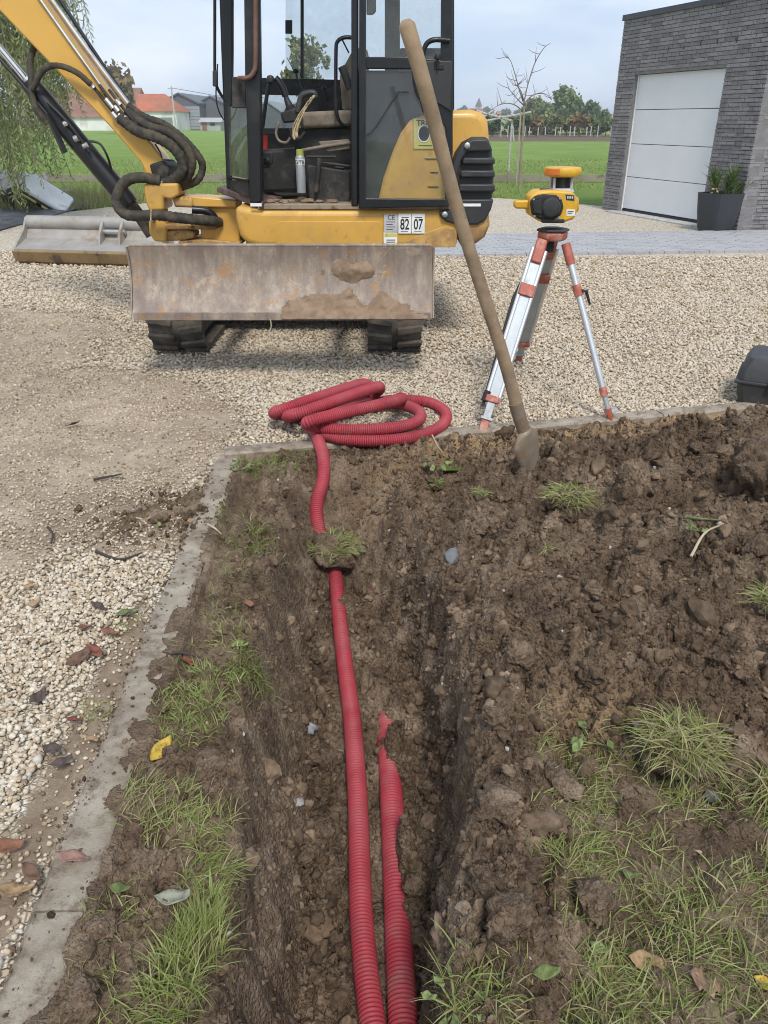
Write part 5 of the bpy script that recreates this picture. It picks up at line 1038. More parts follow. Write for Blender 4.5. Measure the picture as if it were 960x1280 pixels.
for k in range(4):
    z0 = .06 + k * ph; MB().prism([wpt(sL + .035, z0 + .004, ins), wpt(sR - .01, z0 + .004, ins), wpt(sR - .01, z0 + ph - .006, ins), wpt(sL + .035, z0 + ph - .006, ins)], e2 * .05).build('door_panel', M['door_white'], GD, bevel=.006)
MB().prism([wpt(sL + .002, .02, ins - .02), wpt(sL + .03, .02, ins - .02), wpt(sL + .03, zT, ins - .02), wpt(sL + .002, zT, ins - .02)], e2 * .04).build('door_jamb', M['white'], GD, bevel=.003)
MB().prism([wpt(sL, .01, ins - .01), wpt(sR, .01, ins - .01), wpt(sR, .055, ins - .01), wpt(sL, .055, ins - .01)], e2 * .05).build('door_seal', M['seal'], GD)
MB().prism([wpt(sL - .1, -.05, -.22), wpt(sR + .3, -.05, -.22), wpt(sR + .3, -.05, .2), wpt(sL - .1, -.05, .2)], (0, 0, .065)).build('threshold', M['slab'], GB, bevel=.004)
# ------------------------------------------------------------------ planter
pcx = gnd(893, 288.5); PT = thing('planter', 'tall dark grey planter with a spiky green plant beside the garage door', 'planter', pcx)
ptop = at(895, 241, pcx.y).z; M['pot'] = worn('anthracite planter', (.035, .038, .044), .6, var=.1, scale=4, bmp=.1)
mb = MB(); npt = 40; lv = [(0, .195), (.04, .215), (ptop * .5, .25), (ptop - .03, .275), (ptop, .278), (ptop, .245), (ptop - .08, .24)]; vs_ = []
for z, r_ in lv:
    for k in range(npt):
        a = 2 * math.pi * k / npt; c_, s_ = math.cos(a), math.sin(a); rr = r_ / (abs(c_) ** 6 + abs(s_) ** 6) ** (1 / 6); a2 = R(24)
        x_, y_ = rr * c_, rr * s_; vs_.append((pcx.x + x_ * math.cos(a2) - y_ * math.sin(a2), pcx.y + x_ * math.sin(a2) + y_ * math.cos(a2), z))
mb.add(vs_, [(i * npt + k, i * npt + (k + 1) % npt, (i + 1) * npt + (k + 1) % npt, (i + 1) * npt + k) for i in range(len(lv) - 1) for k in range(npt)] + [tuple(range(npt))[::-1], tuple((len(lv) - 1) * npt + k for k in range(npt))]); mb.build('pot', M['pot'], PT, True)
def blades(specs, seg=3):
    """specs: (base, dir lean vec, length, width, droop, tint) -> verts, faces, tint"""
    V, F, T = [], [], []
    for (b, d, ln, wd, dr, ti) in specs:
        d = Vector(d).normalized(); sd_ = d.cross(Vector((random.uniform(-1, 1), random.uniform(-1, 1), .3))).normalized(); o = len(V); p = Vector(b)
        for k in range(seg + 1):
            u = k / seg; wq = wd * (1 - u ** 1.6) * (.75 + .5 * u) + wd * .04; V += [tuple(p - sd_ * wq / 2), tuple(p + sd_ * wq / 2)]; T += [ti, ti]
            p = p + (d * (ln / seg)); d = (d + Vector((d.x, d.y, 0)) * dr * .35 + Vector((0, 0, -dr * .55)) * (1 / seg * 2)).normalized()
        for k in range(seg): F.append((o + 2 * k, o + 2 * k + 1, o + 2 * k + 3, o + 2 * k + 2))
    return V, F, T
M['grass'] = leafmat('grass blade', [(0, (.30, .235, .14)), (.18, (.44, .38, .19)), (.34, (.25, .26, .08)), (.7, (.235, .29, .075)), (1, (.34, .39, .13))])
M['plant'] = leafmat('planter leaves', [(0, (.03, .06, .01)), (.5, (.07, .13, .02)), (1, (.2, .24, .05))])
sp = []
for (dx, n_, h_, lean) in ((-.1, 150, .66, -.16), (.07, 170, .66, .16), (.2, 130, .32, .8)):
    for k in range(n_):
        zz_ = ptop + random.random() * h_ * .45; a = random.random() * 6.28; s_ = random.uniform(.2, .8)
        sp.append(((pcx.x + dx + lean * (zz_ - ptop) + random.uniform(-.04, .04), pcx.y + random.uniform(-.05, .05), zz_ - .05), (lean + s_ * math.cos(a), s_ * math.sin(a), 1.0), random.uniform(.14, .3), .014, .5, random.random()))
V_, F_, T_ = blades(sp); npmesh('plant', V_, F_, M['plant'], False, {'tint': ('FLOAT', T_)}, PT)
br = plain('pale dry blossom', (.6, .42, .25), .8)
for k in range(6): o = rock('dry_leaf', br, 1, .2, k, (1, 1, .6), link=True); o.scale = (.022,) * 3; p = Vector((pcx.x - .16 + random.uniform(-.05, .06), pcx.y - .1 + random.uniform(-.05, .05), ptop + random.uniform(.0, .09))); o.location = p - pcx; o.parent = PT

# ------------------------------------------------------------------ trees
M['bark'] = worn('bark', (.13, .105, .08), .95, var=.3, scale=6, bmp=.6)
def canopy(name, blobs, n, size, mat, parent, seed, elong=1.6):
    r = np.random.default_rng(seed); wts = np.array([b[1][0] * b[1][1] * b[1][2] for b in blobs]) ** .67; wts = wts / wts.sum(); V, F, T = [], [], []
    cl_ = []
    for b, q in zip(blobs, wts):
        for _ in range(max(3, int(q * n / 22))):
            d = r.normal(size=3); d /= np.linalg.norm(d); cl_.append((np.array(b[0]) + d * np.array(b[1]) * r.uniform(.45, 1.0), min(b[1]) * r.uniform(.22, .42), r.random()))
    for k in range(n):
        c, s_, tt = cl_[r.integers(len(cl_))]; p = c + r.normal(size=3) * s_ * .62; a = r.normal(size=3); a /= np.linalg.norm(a); b = np.cross(a, r.normal(size=3)); b /= np.linalg.norm(b); z = size * r.uniform(.6, 1.3); o = len(V)
        V += [p - a * z * elong / 2, p + b * z / 2, p + a * z * elong / 2, p - b * z / 2]; F.append((o, o + 1, o + 2, o + 3)); T += [float(np.clip(tt * .7 + r.random() * .3, 0, 1))] * 4
    return npmesh(name, V, F, mat, False, {'tint': ('FLOAT', T)}, parent)
def tree(name, label, x, ybase, ytop, wpx, Y, mat, n, leaf, seed, group, trunk_frac=.3, cat='tree', base_z=None):
    b = at(x, ybase, Y); b.z = float(terrain(b.x, Y)) if base_z is None else base_z; top = at(x, ytop, Y).z; hgt = top - b.z; wr_ = at(x + wpx / 2, ytop, Y).x - at(x, ytop, Y).x
    t = thing(name, label, cat, b, 0, group); r = random.Random(seed); cz_ = b.z + hgt * (trunk_frac + (1 - trunk_frac) * .5); ch = hgt * (1 - trunk_frac) / 2
    blobs = [((b.x, Y, cz_), (wr_ * .8, wr_ * .8, ch * .85))]
    for k in range(7): a = r.random() * 6.28; blobs.append(((b.x + math.cos(a) * wr_ * .5, Y + math.sin(a) * wr_ * .5, cz_ + r.uniform(-.6, .75) * ch), (wr_ * r.uniform(.35, .6), wr_ * r.uniform(.35, .6), ch * r.uniform(.3, .5))))
    tp = [b, b + Vector((r.uniform(-.05, .05) * wr_, 0, hgt * .35)), b + Vector((0, 0, hgt * .75))]; MB().tube(crom(tp, 4), list(np.linspace(hgt * .028, hgt * .008, 9)), 7).build('trunk', M['bark'], t, True)
    for k in range(4):
        a = r.random() * 6.28; s_ = b + Vector((0, 0, hgt * r.uniform(.3, .55))); MB().tube([s_, s_ + Vector((math.cos(a) * wr_ * .4, math.sin(a) * wr_ * .4, hgt * .15)), s_ + Vector((math.cos(a) * wr_ * .7, math.sin(a) * wr_ * .7, hgt * .26))], [hgt * .012, hgt * .008, hgt * .003], 6).build('limb', M['bark'], t, True)
    canopy('crown', blobs, n, leaf, mat, t, seed); return t
G_ = lambda nm, *c: leafmat(nm, [(0, c[0]), (.5, c[1]), (1, c[2])])
M['lf_dark'] = G_('dark green leaves', (.085, .12, .05), (.145, .20, .08), (.23, .29, .13)); M['lf_mid'] = G_('mid green leaves', (.115, .155, .06), (.19, .24, .09), (.29, .34, .15))
M['lf_aut'] = G_('autumn leaves', (.16, .13, .06), (.27, .19, .08), (.36, .27, .11)); M['lf_pale'] = G_('pale autumn green leaves', (.14, .16, .06), (.24, .25, .10), (.36, .34, .16))
M['lf_willow'] = G_('willow leaves', (.11, .155, .045), (.20, .265, .08), (.31, .36, .14))
gr = 'trees along the far field'
rows = [('round_tree', 'small round dark tree standing clear beside the excavator hood', 615, 169, 146, 19, 95, 'lf_dark'), ('round_tree', 'dark round tree just left of the thin bare sapling', 642, 169, 147, 15, 97, 'lf_dark'),
        ('round_tree', 'dark round tree just right of the thin bare sapling', 659, 169, 144, 15, 98, 'lf_dark'), ('round_tree', 'small brownish round tree second right of the bare sapling', 670, 169, 148, 13, 96, 'lf_aut'),
        ('round_tree', 'green tree third right of the bare sapling', 682, 169, 141, 18, 100, 'lf_mid'), ('round_tree', 'olive tree under the tallest far tree', 695, 169, 146, 17, 98, 'lf_pale'),
        ('round_tree', 'green tree just left of the orange tinted tree', 708, 169, 150, 16, 99, 'lf_mid'), ('round_tree', 'orange tinted autumn tree in the far row', 724, 169, 145, 24, 97, 'lf_aut'),
        ('round_tree', 'green tree just right of the orange tinted tree', 742, 169, 149, 18, 98, 'lf_mid'), ('round_tree', 'last tree of the far row, beside the garage corner', 757, 169, 147, 16, 97, 'lf_dark'),
        ('tall_tree', 'tallest tree on the far right skyline, broad crown', 707, 166, 115, 32, 150, 'lf_mid'), ('tall_tree', 'broad skyline tree left of the tallest one', 686, 166, 134, 36, 155, 'lf_mid'),
        ('tall_tree', 'skyline tree right of the tallest one', 727, 166, 133, 30, 152, 'lf_dark'), ('tall_tree', 'dark skyline tree next to the garage corner', 746, 166, 140, 28, 150, 'lf_dark'), ('tall_tree', 'pale skyline tree behind the bare sapling', 662, 165, 130, 22, 165, 'lf_pale')]
for k, (nm, lb_, x, yb_, yt_, w_, Yd, mt) in enumerate(rows): tree(nm, lb_, x, yb_, yt_ - (3 if Yd < 120 else 5), w_ * 1.25, Yd, M[mt], 1500 if Yd < 120 else 2400, .30 if Yd < 120 else .5, 200 + k, gr, .22)
tree('autumn_tree', 'brownish green tree rising between the two red roofed farm buildings', 151, 163, 77, 50, 118, M['lf_aut'], 4200, .5, 240, None, .2)
tree('yard_tree', 'yellowing leafy tree seen through the excavator cab window', 384, 150, 38, 66, 42, M['lf_pale'], 1500, .17, 241, None, .42)
for k, (x, w_, mt, lb_) in enumerate(((600, 34, 'lf_mid', 'low hedge left of the bare sapling at the far field edge'), (645, 60, 'lf_dark', 'low hedge behind the bare sapling at the far field edge'), (710, 80, 'lf_mid', 'low hedge under the tall far trees'))):
    c_ = at(x, 167, 108); wr_ = w_ / 961 * 97 / 2; hd_ = thing('hedge', lb_, 'hedge', (c_.x, 108, 0), 0, 'far hedges')
    canopy('foliage', [((c_.x + (i - 2) * wr_ * .45, 108, .6), (wr_ * .4, .8, .9)) for i in range(5)], 900, .28, M[mt], hd_, 300 + k); MB().tube([(c_.x - wr_, 108, .1), (c_.x + wr_, 108, .1)], .1, 6).build('stems', M['bark'], hd_)
# far row of pale posts
fp = thing('post_fence', 'row of thin pale fence posts across the far field', 'fence', (18, 90, 0))
for k in range(17): c_ = gnd(612 + k * 9, 170.5); MB().box((c_.x + random.uniform(-.3, .3), 88, .6), (.09, .09, .9 + random.uniform(-.25, .15))).build('post', M['slab'], fp)
# village on the far rise
M['tile_red'] = worn('orange red roof tiles', (.42, .13, .06), .85, var=.2, scale=.8, dirt=(.26, .12, .07), dirt_lo=.45, dirt_hi=.65, dscale=.3, bmp=.3)
M['tile_brown'] = worn('weathered brown roof tiles', (.24, .12, .08), .85, var=.2, scale=.8, bmp=.3); M['whitewash'] = worn('whitewashed wall', (.8, .79, .75), .9, var=.08, scale=.5, dirt=(.45, .42, .38), dirt_lo=.5, dirt_hi=.7, dscale=.3)
M['shed'] = worn('dark grey cladding', (.10, .105, .115), .6, var=.1, scale=.5); M['shed_lt'] = worn('light grey sheet door', (.30, .31, .33), .6, var=.08, scale=.5); M['shed_pale'] = worn('pale grey render', (.38, .37, .36), .8, var=.08, scale=.6)
M['pane'] = plain('dark window', (.04, .05, .055), .2); M['green_door'] = plain('grey green barn door', (.17, .23, .2), .7)
def house(name, label, x0, x1, yb_, ye, yr, Y, dep, wallm, roofm, cat='house', group=None, hip=(0, 0), gable=False, openings=()):
    a, b_ = at(x0, yb_, Y), at(x1, yb_, Y); g0 = min(float(terrain(a.x, Y)), a.z) - .3; ez, rz_ = at(x0, ye, Y).z, at(x0, yr, Y).z; h = thing(name, label, cat, ((a.x + b_.x) / 2, Y + dep / 2, g0), 0, group)
    X0, X1, Y0, Y1 = a.x, b_.x, Y, Y + dep
    if gable:
        xm = (X0 + X1) / 2; MB().prism([(X0, Y0, g0), (X1, Y0, g0), (X1, Y0, ez), (xm, Y0, rz_ - .1), (X0, Y0, ez)], (0, dep, 0)).build('wall', wallm, h)
        for s_, xe in ((-1, X0 - .3), (1, X1 + .3)): MB().prism([(xe, Y0 - .3, ez - .15), (xm, Y0 - .3, rz_), (xm, Y0 - .3, rz_ + .25), (xe, Y0 - .3, ez + .1)], (0, dep + .6, 0)).build('roof', roofm, h)
    else:
        MB().prism([(X0, Y0, g0), (X1, Y0, g0), (X1, Y1, g0), (X0, Y1, g0)], (0, 0, ez - g0)).build('wall', wallm, h); ym = Y0 + dep / 2
        vs_ = [(X0 - .3, Y0 - .4, ez - .1), (X1 + .3, Y0 - .4, ez - .1), (X1 + .3, Y1 + .4, ez - .1), (X0 - .3, Y1 + .4, ez - .1), (X0 - .3 + hip[0], ym, rz_), (X1 + .3 - hip[1], ym, rz_)]
        MB().add(vs_, [(0, 1, 5, 4), (2, 3, 4, 5), (1, 2, 5), (3, 0, 4), (3, 2, 1, 0)]).build('roof', roofm, h)
    for (px0, py0, px1, py1, mt, nm) in openings:
        p, q = at(px0, py1, Y - .05), at(px1, py0, Y - .05); o = MB().box(((p.x + q.x) / 2, Y - .02, (p.z + q.z) / 2), (q.x - p.x, .12, q.z - p.z)).build(nm, M[mt], h)
        if nm == 'slat_door':
            n_ = 7
            for k in range(n_): MB().box(((p.x + q.x) / 2, Y - .12, p.z + (q.z - p.z) * (k + .5) / n_), (q.x - p.x - .1, .1, (q.z - p.z) / n_ * .86)).build('door_slat', M[mt], o)
    return h
house('farmhouse', 'long white farm building with weathered red roof behind the boom', 64, 170, 165, 146, 108, 152, 12, M['whitewash'], M['tile_brown'], 'farm building')
house('farm_barn', 'white barn with orange tiled roof and grey green door', 170, 222, 163, 138.5, 116, 148, 11, M['whitewash'], M['tile_red'], 'barn', hip=(0, 3.2), openings=((197, 147, 215, 161, 'green_door', 'barn_door'),))
house('farm_shed', 'dark grey farm shed with large slatted door beside the barn', 205, 250, 163, 129, 117.5, 158, 25, M['shed'], M['shed'], 'shed', gable=True, openings=((224, 133, 249, 162, 'shed_lt', 'slat_door'),))
house('farm_shed', 'dark grey shed partly behind the cab corner post', 248, 284, 163, 131, 121, 164, 25, M['shed'], M['shed'], 'shed', gable=True)
house('lean_to', 'low pale lean-to in front of the dark sheds', 251, 276, 164, 152, 147, 150, 5, M['shed_pale'], M['shed_pale'], 'outbuilding', openings=((253, 152, 258, 163, 'tile_brown', 'door'), (263, 153, 268, 157, 'pane', 'window')))
house('farm_shed', 'grey shed roof seen through the lower cab window', 318, 352, 164, 140, 127, 160, 25, M['shed'], M['shed_lt'], 'shed', gable=True)
house('farm_shed', 'second grey shed seen through the cab, right of the first', 352, 392, 164, 141, 129, 166, 25, M['shed'], M['shed_lt'], 'shed', gable=True)
for k, (x0, x1, yb_, ye, yr, mt, lb_) in enumerate(((572, 586, 148, 141, 136, 'tile_brown', 'far brown roofed house at the hood end of the village'), (588, 601, 147, 140, 135, 'tile_red', 'far red roofed house below the church spire'), (603, 617, 147, 140.5, 136, 'tile_brown', 'far brown roofed house right of the church spire'), (622, 638, 149, 143, 138.5, 'tile_red', 'far red roofed house left of the bare sapling'), (664, 676, 150, 143, 138, 'tile_red', 'far red roofed house just right of the bare sapling'))):
    house('village_house', lb_, x0, x1, yb_, ye, yr, 520 + k * 8, 9, M['shed_pale'], M[mt], 'house', 'village houses', openings=((x0 + 3, ye + 1.2, x0 + 5, ye + 3, 'pane', 'window'), (x1 - 5, ye + 1.2, x1 - 3, ye + 3, 'pane', 'window')))
c_ = at(598, 140, 560); sz = at(598, 122, 560).z; CHU = thing('church', 'small grey church spire above the far village', 'church', (c_.x, 560, 0)); MB().box((c_.x, 560, (c_.z + sz) / 2 - 6), (3.4, 3.4, 10)).build('tower', M['shed_pale'], CHU); MB().lathe([(2.4, c_.z + (sz - c_.z) * .35), (.1, sz)], (c_.x, 560, 0), 4).build('spire', M['shed'], CHU)
for k, (x, yt_, w_) in enumerate(((578, 134, 14), (610, 135, 12), (630, 137, 18), (648, 139, 16), (590, 138, 16))):
    tree('village_tree', ('far tree over the hood beside the village roofs', 'far tree right of the church spire', 'far tree between village houses left of the sapling', 'far tree close behind the sapling trunk', 'far tree below the church spire')[k], x, 150, yt_, w_, 500, M['lf_dark'], 260, 1.5, 260 + k, 'village trees', .2, base_z=float(terrain(at(x, 150, 500).x, 500)))
# utility pole with wire
c_ = at(220, 163, 140); zt_ = at(220, 108, 140).z; UP = thing('utility_pole', 'grey utility pole in front of the dark farm shed', 'pole', (c_.x, 140, 0)); MB().tube([(c_.x, 140, -.3), (c_.x, 140, zt_)], [.16, .11], 8).build('pole', M['slab'], UP, True); MB().box((c_.x, 140, zt_ - .3), (1.2, .12, .12)).build('crossarm', M['slab'], UP)
MB().tube(crom([(c_.x, 140, zt_ - .2), tuple(at(250, 116, 142)), tuple(at(276, 120, 144)), tuple(at(330, 122, 150))], 4), .03, 4).build('wire', M['seal'], UP)
# thin bare sapling tied to a stake
b = gnd(650, 232); BT = thing('bare_sapling', 'thin bare sapling with arching twigs and a stake on the lawn', 'tree', b); Yt = b.y
def bt(x, y, dy=0.): return at(x, y, Yt + dy)
M['sapbark'] = worn('grey brown young bark', (.27, .225, .17), .9, var=.2, scale=6); tk = crom([b + Vector((0, 0, -.1)), bt(651, 200), bt(654, 160), bt(655, 128)], 5); MB().tube(tk, list(np.linspace(.04, .026, len(tk))), 8).build('trunk', M['sapbark'], BT, True)
M['stakew'] = worn('pale stake wood', (.34, .29, .22), .9, var=.15, scale=5); MB().tube([gnd(645, 233), at(651, 140, Yt - .1)], .022, 8).build('stake', M['stakew'], BT, True)
M['twig'] = plain('brown twigs', (.2, .15, .125), .9)
rnb = random.Random(5); brs = [[(655, 130), (649, 112), (643, 90), (637, 74), (629, 72)], [(655, 128), (660, 105), (669, 78), (680, 60), (688, 54)], [(655, 130), (662, 122), (672, 117), (683, 118), (690, 125)], [(654, 140), (645, 132), (634, 129), (622, 132), (616, 137)], [(655, 128), (652, 116), (647, 108), (640, 106)], [(655, 132), (648, 125), (640, 116), (635, 110)]]
for k, br_ in enumerate(brs):
    P = crom([bt(x, y, rnb.uniform(-.15, .15)) for x, y in br_], 4); bo = MB().tube(P, list(np.linspace(.018, .005, len(P))), 6).build('branch', M['twig'], BT, True)
    for j in range(7):
        i = rnb.randrange(4, len(P)); q = P[i]; d_ = Vector((rnb.uniform(-1, 1), rnb.uniform(-.6, .6), rnb.uniform(-.1, .9))).normalized(); L_ = rnb.uniform(.15, .42); MB().tube([q, q + d_ * L_ * .6, q + d_ * L_ + Vector((0, 0, .04))], [.008, .006, .003], 4).build('twig', M['twig'], bo)
# pale pole frame seen beyond the hood
PF = thing('pole_frame', 'pale crossed pole frame standing on the lawn behind the hood', 'frame', at(625, 170, 24)); PF.location.z = 0
for a_, c_ in (((596, 139), (640, 151)), ((598, 153), (664, 140)), ((598, 151), (618, 137)), ((640, 151), (642, 176))):
    MB().tube([at(a_[0], a_[1], 27), at(c_[0], c_[1], 27)], .03, 6).build('pole', M['slab'], PF, True)
MB().tube([at(640, 150, 27), Vector((at(640, 150, 27).x, 27, -.1))], .03, 6).build('pole', M['slab'], PF, True); MB().tube([at(600, 150, 27), Vector((at(600, 150, 27).x, 27, -.1))], .03, 6).build('pole', M['slab'], PF, True)
# low board fence between lawn and field
LF = thing('board_fence', 'low weathered board fence between lawn and field', 'fence', (0, 24.7, 0)); M['board'] = worn('weathered board', (.27, .24, .185), .9, var=.3, scale=1.5, dirt=(.13, .15, .06), dirt_lo=.5, dirt_hi=.62, dscale=3)
for k in range(18):
    x = -15 + k * 1.7 - (0 if k < 9 else 0); MB().box((x + .83, 24.7, .07), (1.62, .04, .2)).build('board', M['board'], LF, bevel=.006); MB().box((x - .02, 24.72, .1), (.1, .1, .34)).build('post', M['board'], LF, bevel=.006)

# ------------------------------------------------------------------ willow at the left edge
WT = thing('willow', 'weeping willow with hanging fronds at the left edge behind the boom', 'tree', (-10.2, 15.5, 0)); r = random.Random(9)
wb = Vector((-10.2, 15.5, -.05)); MB().tube(crom([wb, wb + Vector((.1, 0, 1.6)), wb + Vector((.3, 0, 3.4)), wb + Vector((.2, .2, 5.2))], 4), list(np.linspace(.34, .14, 13)), 12).build('trunk', M['bark'], WT, True)
V_, F_, T_ = [], [], []; SV = MB()
for k in range(9):
    a = k / 9 * 6.28 + .3; e_ = wb + Vector((math.cos(a) * 2.4, math.sin(a) * 2.0, 5.6)); MB().tube(crom([wb + Vector((.25, .1, 3.2)), wb + Vector((math.cos(a) * 1.1, math.sin(a) * 1., 4.9)), e_], 4), list(np.linspace(.12, .03, 9)), 7).build('limb', M['bark'], WT, True)
def frond(p, ln, ti, sway):
    global V_, F_, T_
    n_ = int(ln / .055); q = Vector(p); sw = Vector((r.uniform(-1, 1), r.uniform(-1, 1), 0)) * sway; pts = []
    for i in range(n_):
        q = q + Vector((sw.x * .02 + r.uniform(-.008, .008), sw.y * .02 + r.uniform(-.008, .008), -.055)); pts.append(q.copy())
        for _ in range(2):
            a = r.random() * 6.28; d_ = Vector((math.cos(a) * .6, math.sin(a) * .6, r.uniform(-1.1, -.1))).normalized(); sd_ = d_.cross(Vector((r.uniform(-1, 1), r.uniform(-1, 1), .2))).normalized(); l_ = r.uniform(.07, .13); o = len(V_)
            V_ += [tuple(q), tuple(q + d_ * l_ * .5 + sd_ * .011), tuple(q + d_ * l_), tuple(q + d_ * l_ * .5 - sd_ * .011)]; F_.append((o, o + 1, o + 2, o + 3)); T_ += [min(1, max(0, ti + r.uniform(-.25, .25)))] * 4
    if len(pts) > 3: SV.tube(pts[::4] + [pts[-1]], .004, 3, False)
for k in range(440):
    # fronds hang in bunches; the lower rim rises towards the right
    px = r.choice([r.gauss(-40, 45), r.gauss(20, 22), r.gauss(72, 16), r.uniform(-150, 100)])
    if px > 112: continue
    Yd = r.uniform(13.2, 16.8); low = np.interp(px, [-150, 0, 18, 34, 42, 60, 80, 112], [300, 236, 232, 215, 172, 165, 120, 70]) + r.uniform(-60, 6)
    zl = max(.15, at(px, low, Yd).z); zh = r.uniform(4.6, 6.4) if px < 60 else r.uniform(4.2, 5.4)
    if k % 5 == 0: zl = min(zh - .6, zl + r.uniform(.3, 1.4))
    xq = at(px, 120, Yd).x; frond((xq, Yd, zh), zh - zl, r.random() * .8 + .1, .4)
npmesh('leaves', V_, F_, M['lf_willow'], False, {'tint': ('FLOAT', T_)}, WT); SV.build('twigs', M['twig'], WT, recalc=False)

# ------------------------------------------------------------------ crumbs of soil
def hzv(x, y):
    i = np.clip(np.searchsorted(fx, x) - 1, 0, n_x - 2); j = np.clip(np.searchsorted(fy, y) - 1, 0, n_y - 2)
    u = np.clip((x - fx[i]) / (fx[i + 1] - fx[i]), 0, 1); v = np.clip((y - fy[j]) / (fy[j + 1] - fy[j]), 0, 1)
    return (H[j, i] * (1 - u) + H[j, i + 1] * u) * (1 - v) + (H[j + 1, i] * (1 - u) + H[j + 1, i + 1] * u) * v, rough[j, i], lawn[j, i], verge[j, i], wall[j, i] * endr[j, i]
cvar = [rock('crumb_shape', M['crumb'], 3 if k < 4 else 2, .25, 400 + k, (1, .75 + .1 * (k % 3), .65 + .1 * (k % 4)), 1.9, k < 4, False, .6) for k in range(9)]
xs_, ys_, ss_ = [], [], []
for (n, lo, mean, cap) in ((150000, .0022, .0026, .011), (11000, .006, .006, .03), (900, .016, .011, .055)):
    y = rng.uniform(.35, 4.35, n) ** 1.0; x = rng.uniform(-.62, 2.75, n); z, rg_, lw_, vg_, tw_ = hzv(x, y); ok = (x < .56 * y + .35) & (x > -.56 * y - .3) & (y < kerb_y(x) - .07) & (x > kerb_x(y) + .08)
    ok &= rng.random(n) < np.clip(1.05 - .93 * lw_ - .6 * vg_, .04, 1) * (.35 + 1.0 * fbm(x, y, 5, 3, 130)) * np.where((tw_ > .04) & (tw_ < .88), np.where(x > 0, .9, .32), 1)
    ok &= ((abs(x - pipe1_x(y)) > .045) | (y > 2.9)) & ((x < pipe2_x(y) - .05) | (x > pipe2_x(y) + .025) | (y > 2.1))
    xs_.append(x[ok]); ys_.append(y[ok]); ss_.append(np.minimum(cap, lo + rng.exponential(mean, ok.sum())))
# soil kicked over the edging and drive near the bend
n = 420; x = rng.normal(-1.0, .17, n); y = rng.normal(3.12, .16, n); xs_.append(x); ys_.append(y); ss_.append(np.minimum(.03, .002 + rng.exponential(.0045, n)))
n = 130; x = rng.normal(-.74, .05, n); y = rng.uniform(.7, 3.6, n); xs_.append(x); ys_.append(y); ss_.append(np.minimum(.012, .002 + rng.exponential(.003, n)))
n = 900; y = rng.uniform(.6, 3.6, n); x = kerb_x(y) + np.where(rng.random(n) < .5, -1, 1) * (.062 + rng.normal(0, .02, n)); xs_.append(x); ys_.append(y); ss_.append(np.minimum(.009, .0018 + rng.exponential(.002, n)))
n = 700; y = rng.uniform(1.0, 2.35, n); x = pipe2_x(y) + np.interp(y, [.9, 1.3, 1.45, 1.74, 1.8, 1.96, 2.03, 2.45], [.045, .035, .006, -.002, .04, .03, -.014, -.032]) + .014 + np.abs(rng.normal(0, .012, n)); xs_.append(x); ys_.append(y); ss_.append(np.minimum(.011, .003 + rng.exponential(.0025, n)))
x, y, s_ = map(np.concatenate, (xs_, ys_, ss_)); z = np.where((x < kerb_x(y) + .07) | (y > kerb_y(x) - .06), np.where(abs(x - kerb_x(y)) < .06, .022, .004), hzv(x, y)[0]); n = len(x)
scatter('soil_crumbs', np.stack([x, y, z + s_ * .22], 1), np.stack([s_, s_ * rng.uniform(.7, 1.1, n), s_ * rng.uniform(.6, 1, n)], 1), rng.random((n, 3)) * 6.28, rng.integers(0, 9, n), rng.random(n), cvar, 'loose brown crumbs of dug soil', 'soil')
n = 170; y = rng.uniform(.8, 4.2, n); x = rng.uniform(-.6, 2.4, n); ok = (y < kerb_y(x) - .1) & (x < .55 * y + .2); x, y = x[ok], y[ok]; n = len(x); s_ = rng.uniform(.004, .011, n)
scatter('soil_pebbles', np.stack([x, y, hzv(x, y)[0] + s_ * .5], 1), np.stack([s_, s_, s_ * .7], 1), rng.random((n, 3)) * 6.28, rng.integers(0, 8, n), np.where(rng.random(n) < .5, .99, rng.random(n) * .5), [v.copy() for v in svar], 'small pale pebbles in the dug soil', 'pebbles')
n = 1500; t_ = rng.random(n); y = .8 + 2.3 * t_; x = XL(y) + .12 + rng.random(n) * (XR(y) - XL(y) - .18); ok = (abs(x - pipe1_x(y)) > .06) & ((x < pipe2_x(y) - .06) | (x > pipe2_x(y) + .05)); x, y = x[ok], y[ok]; n = len(x); s_ = np.minimum(.035, .008 + rng.exponential(.007, n))
scatter('trench_crumbs', np.stack([x, y, hzv(x, y)[0] + s_ * .25], 1), np.stack([s_, s_ * .85, s_ * .75], 1), rng.random((n, 3)) * 6.28, rng.integers(0, 9, n), rng.random(n), [v.copy() for v in cvar], 'broken lumps of soil on the trench floor', 'soil')
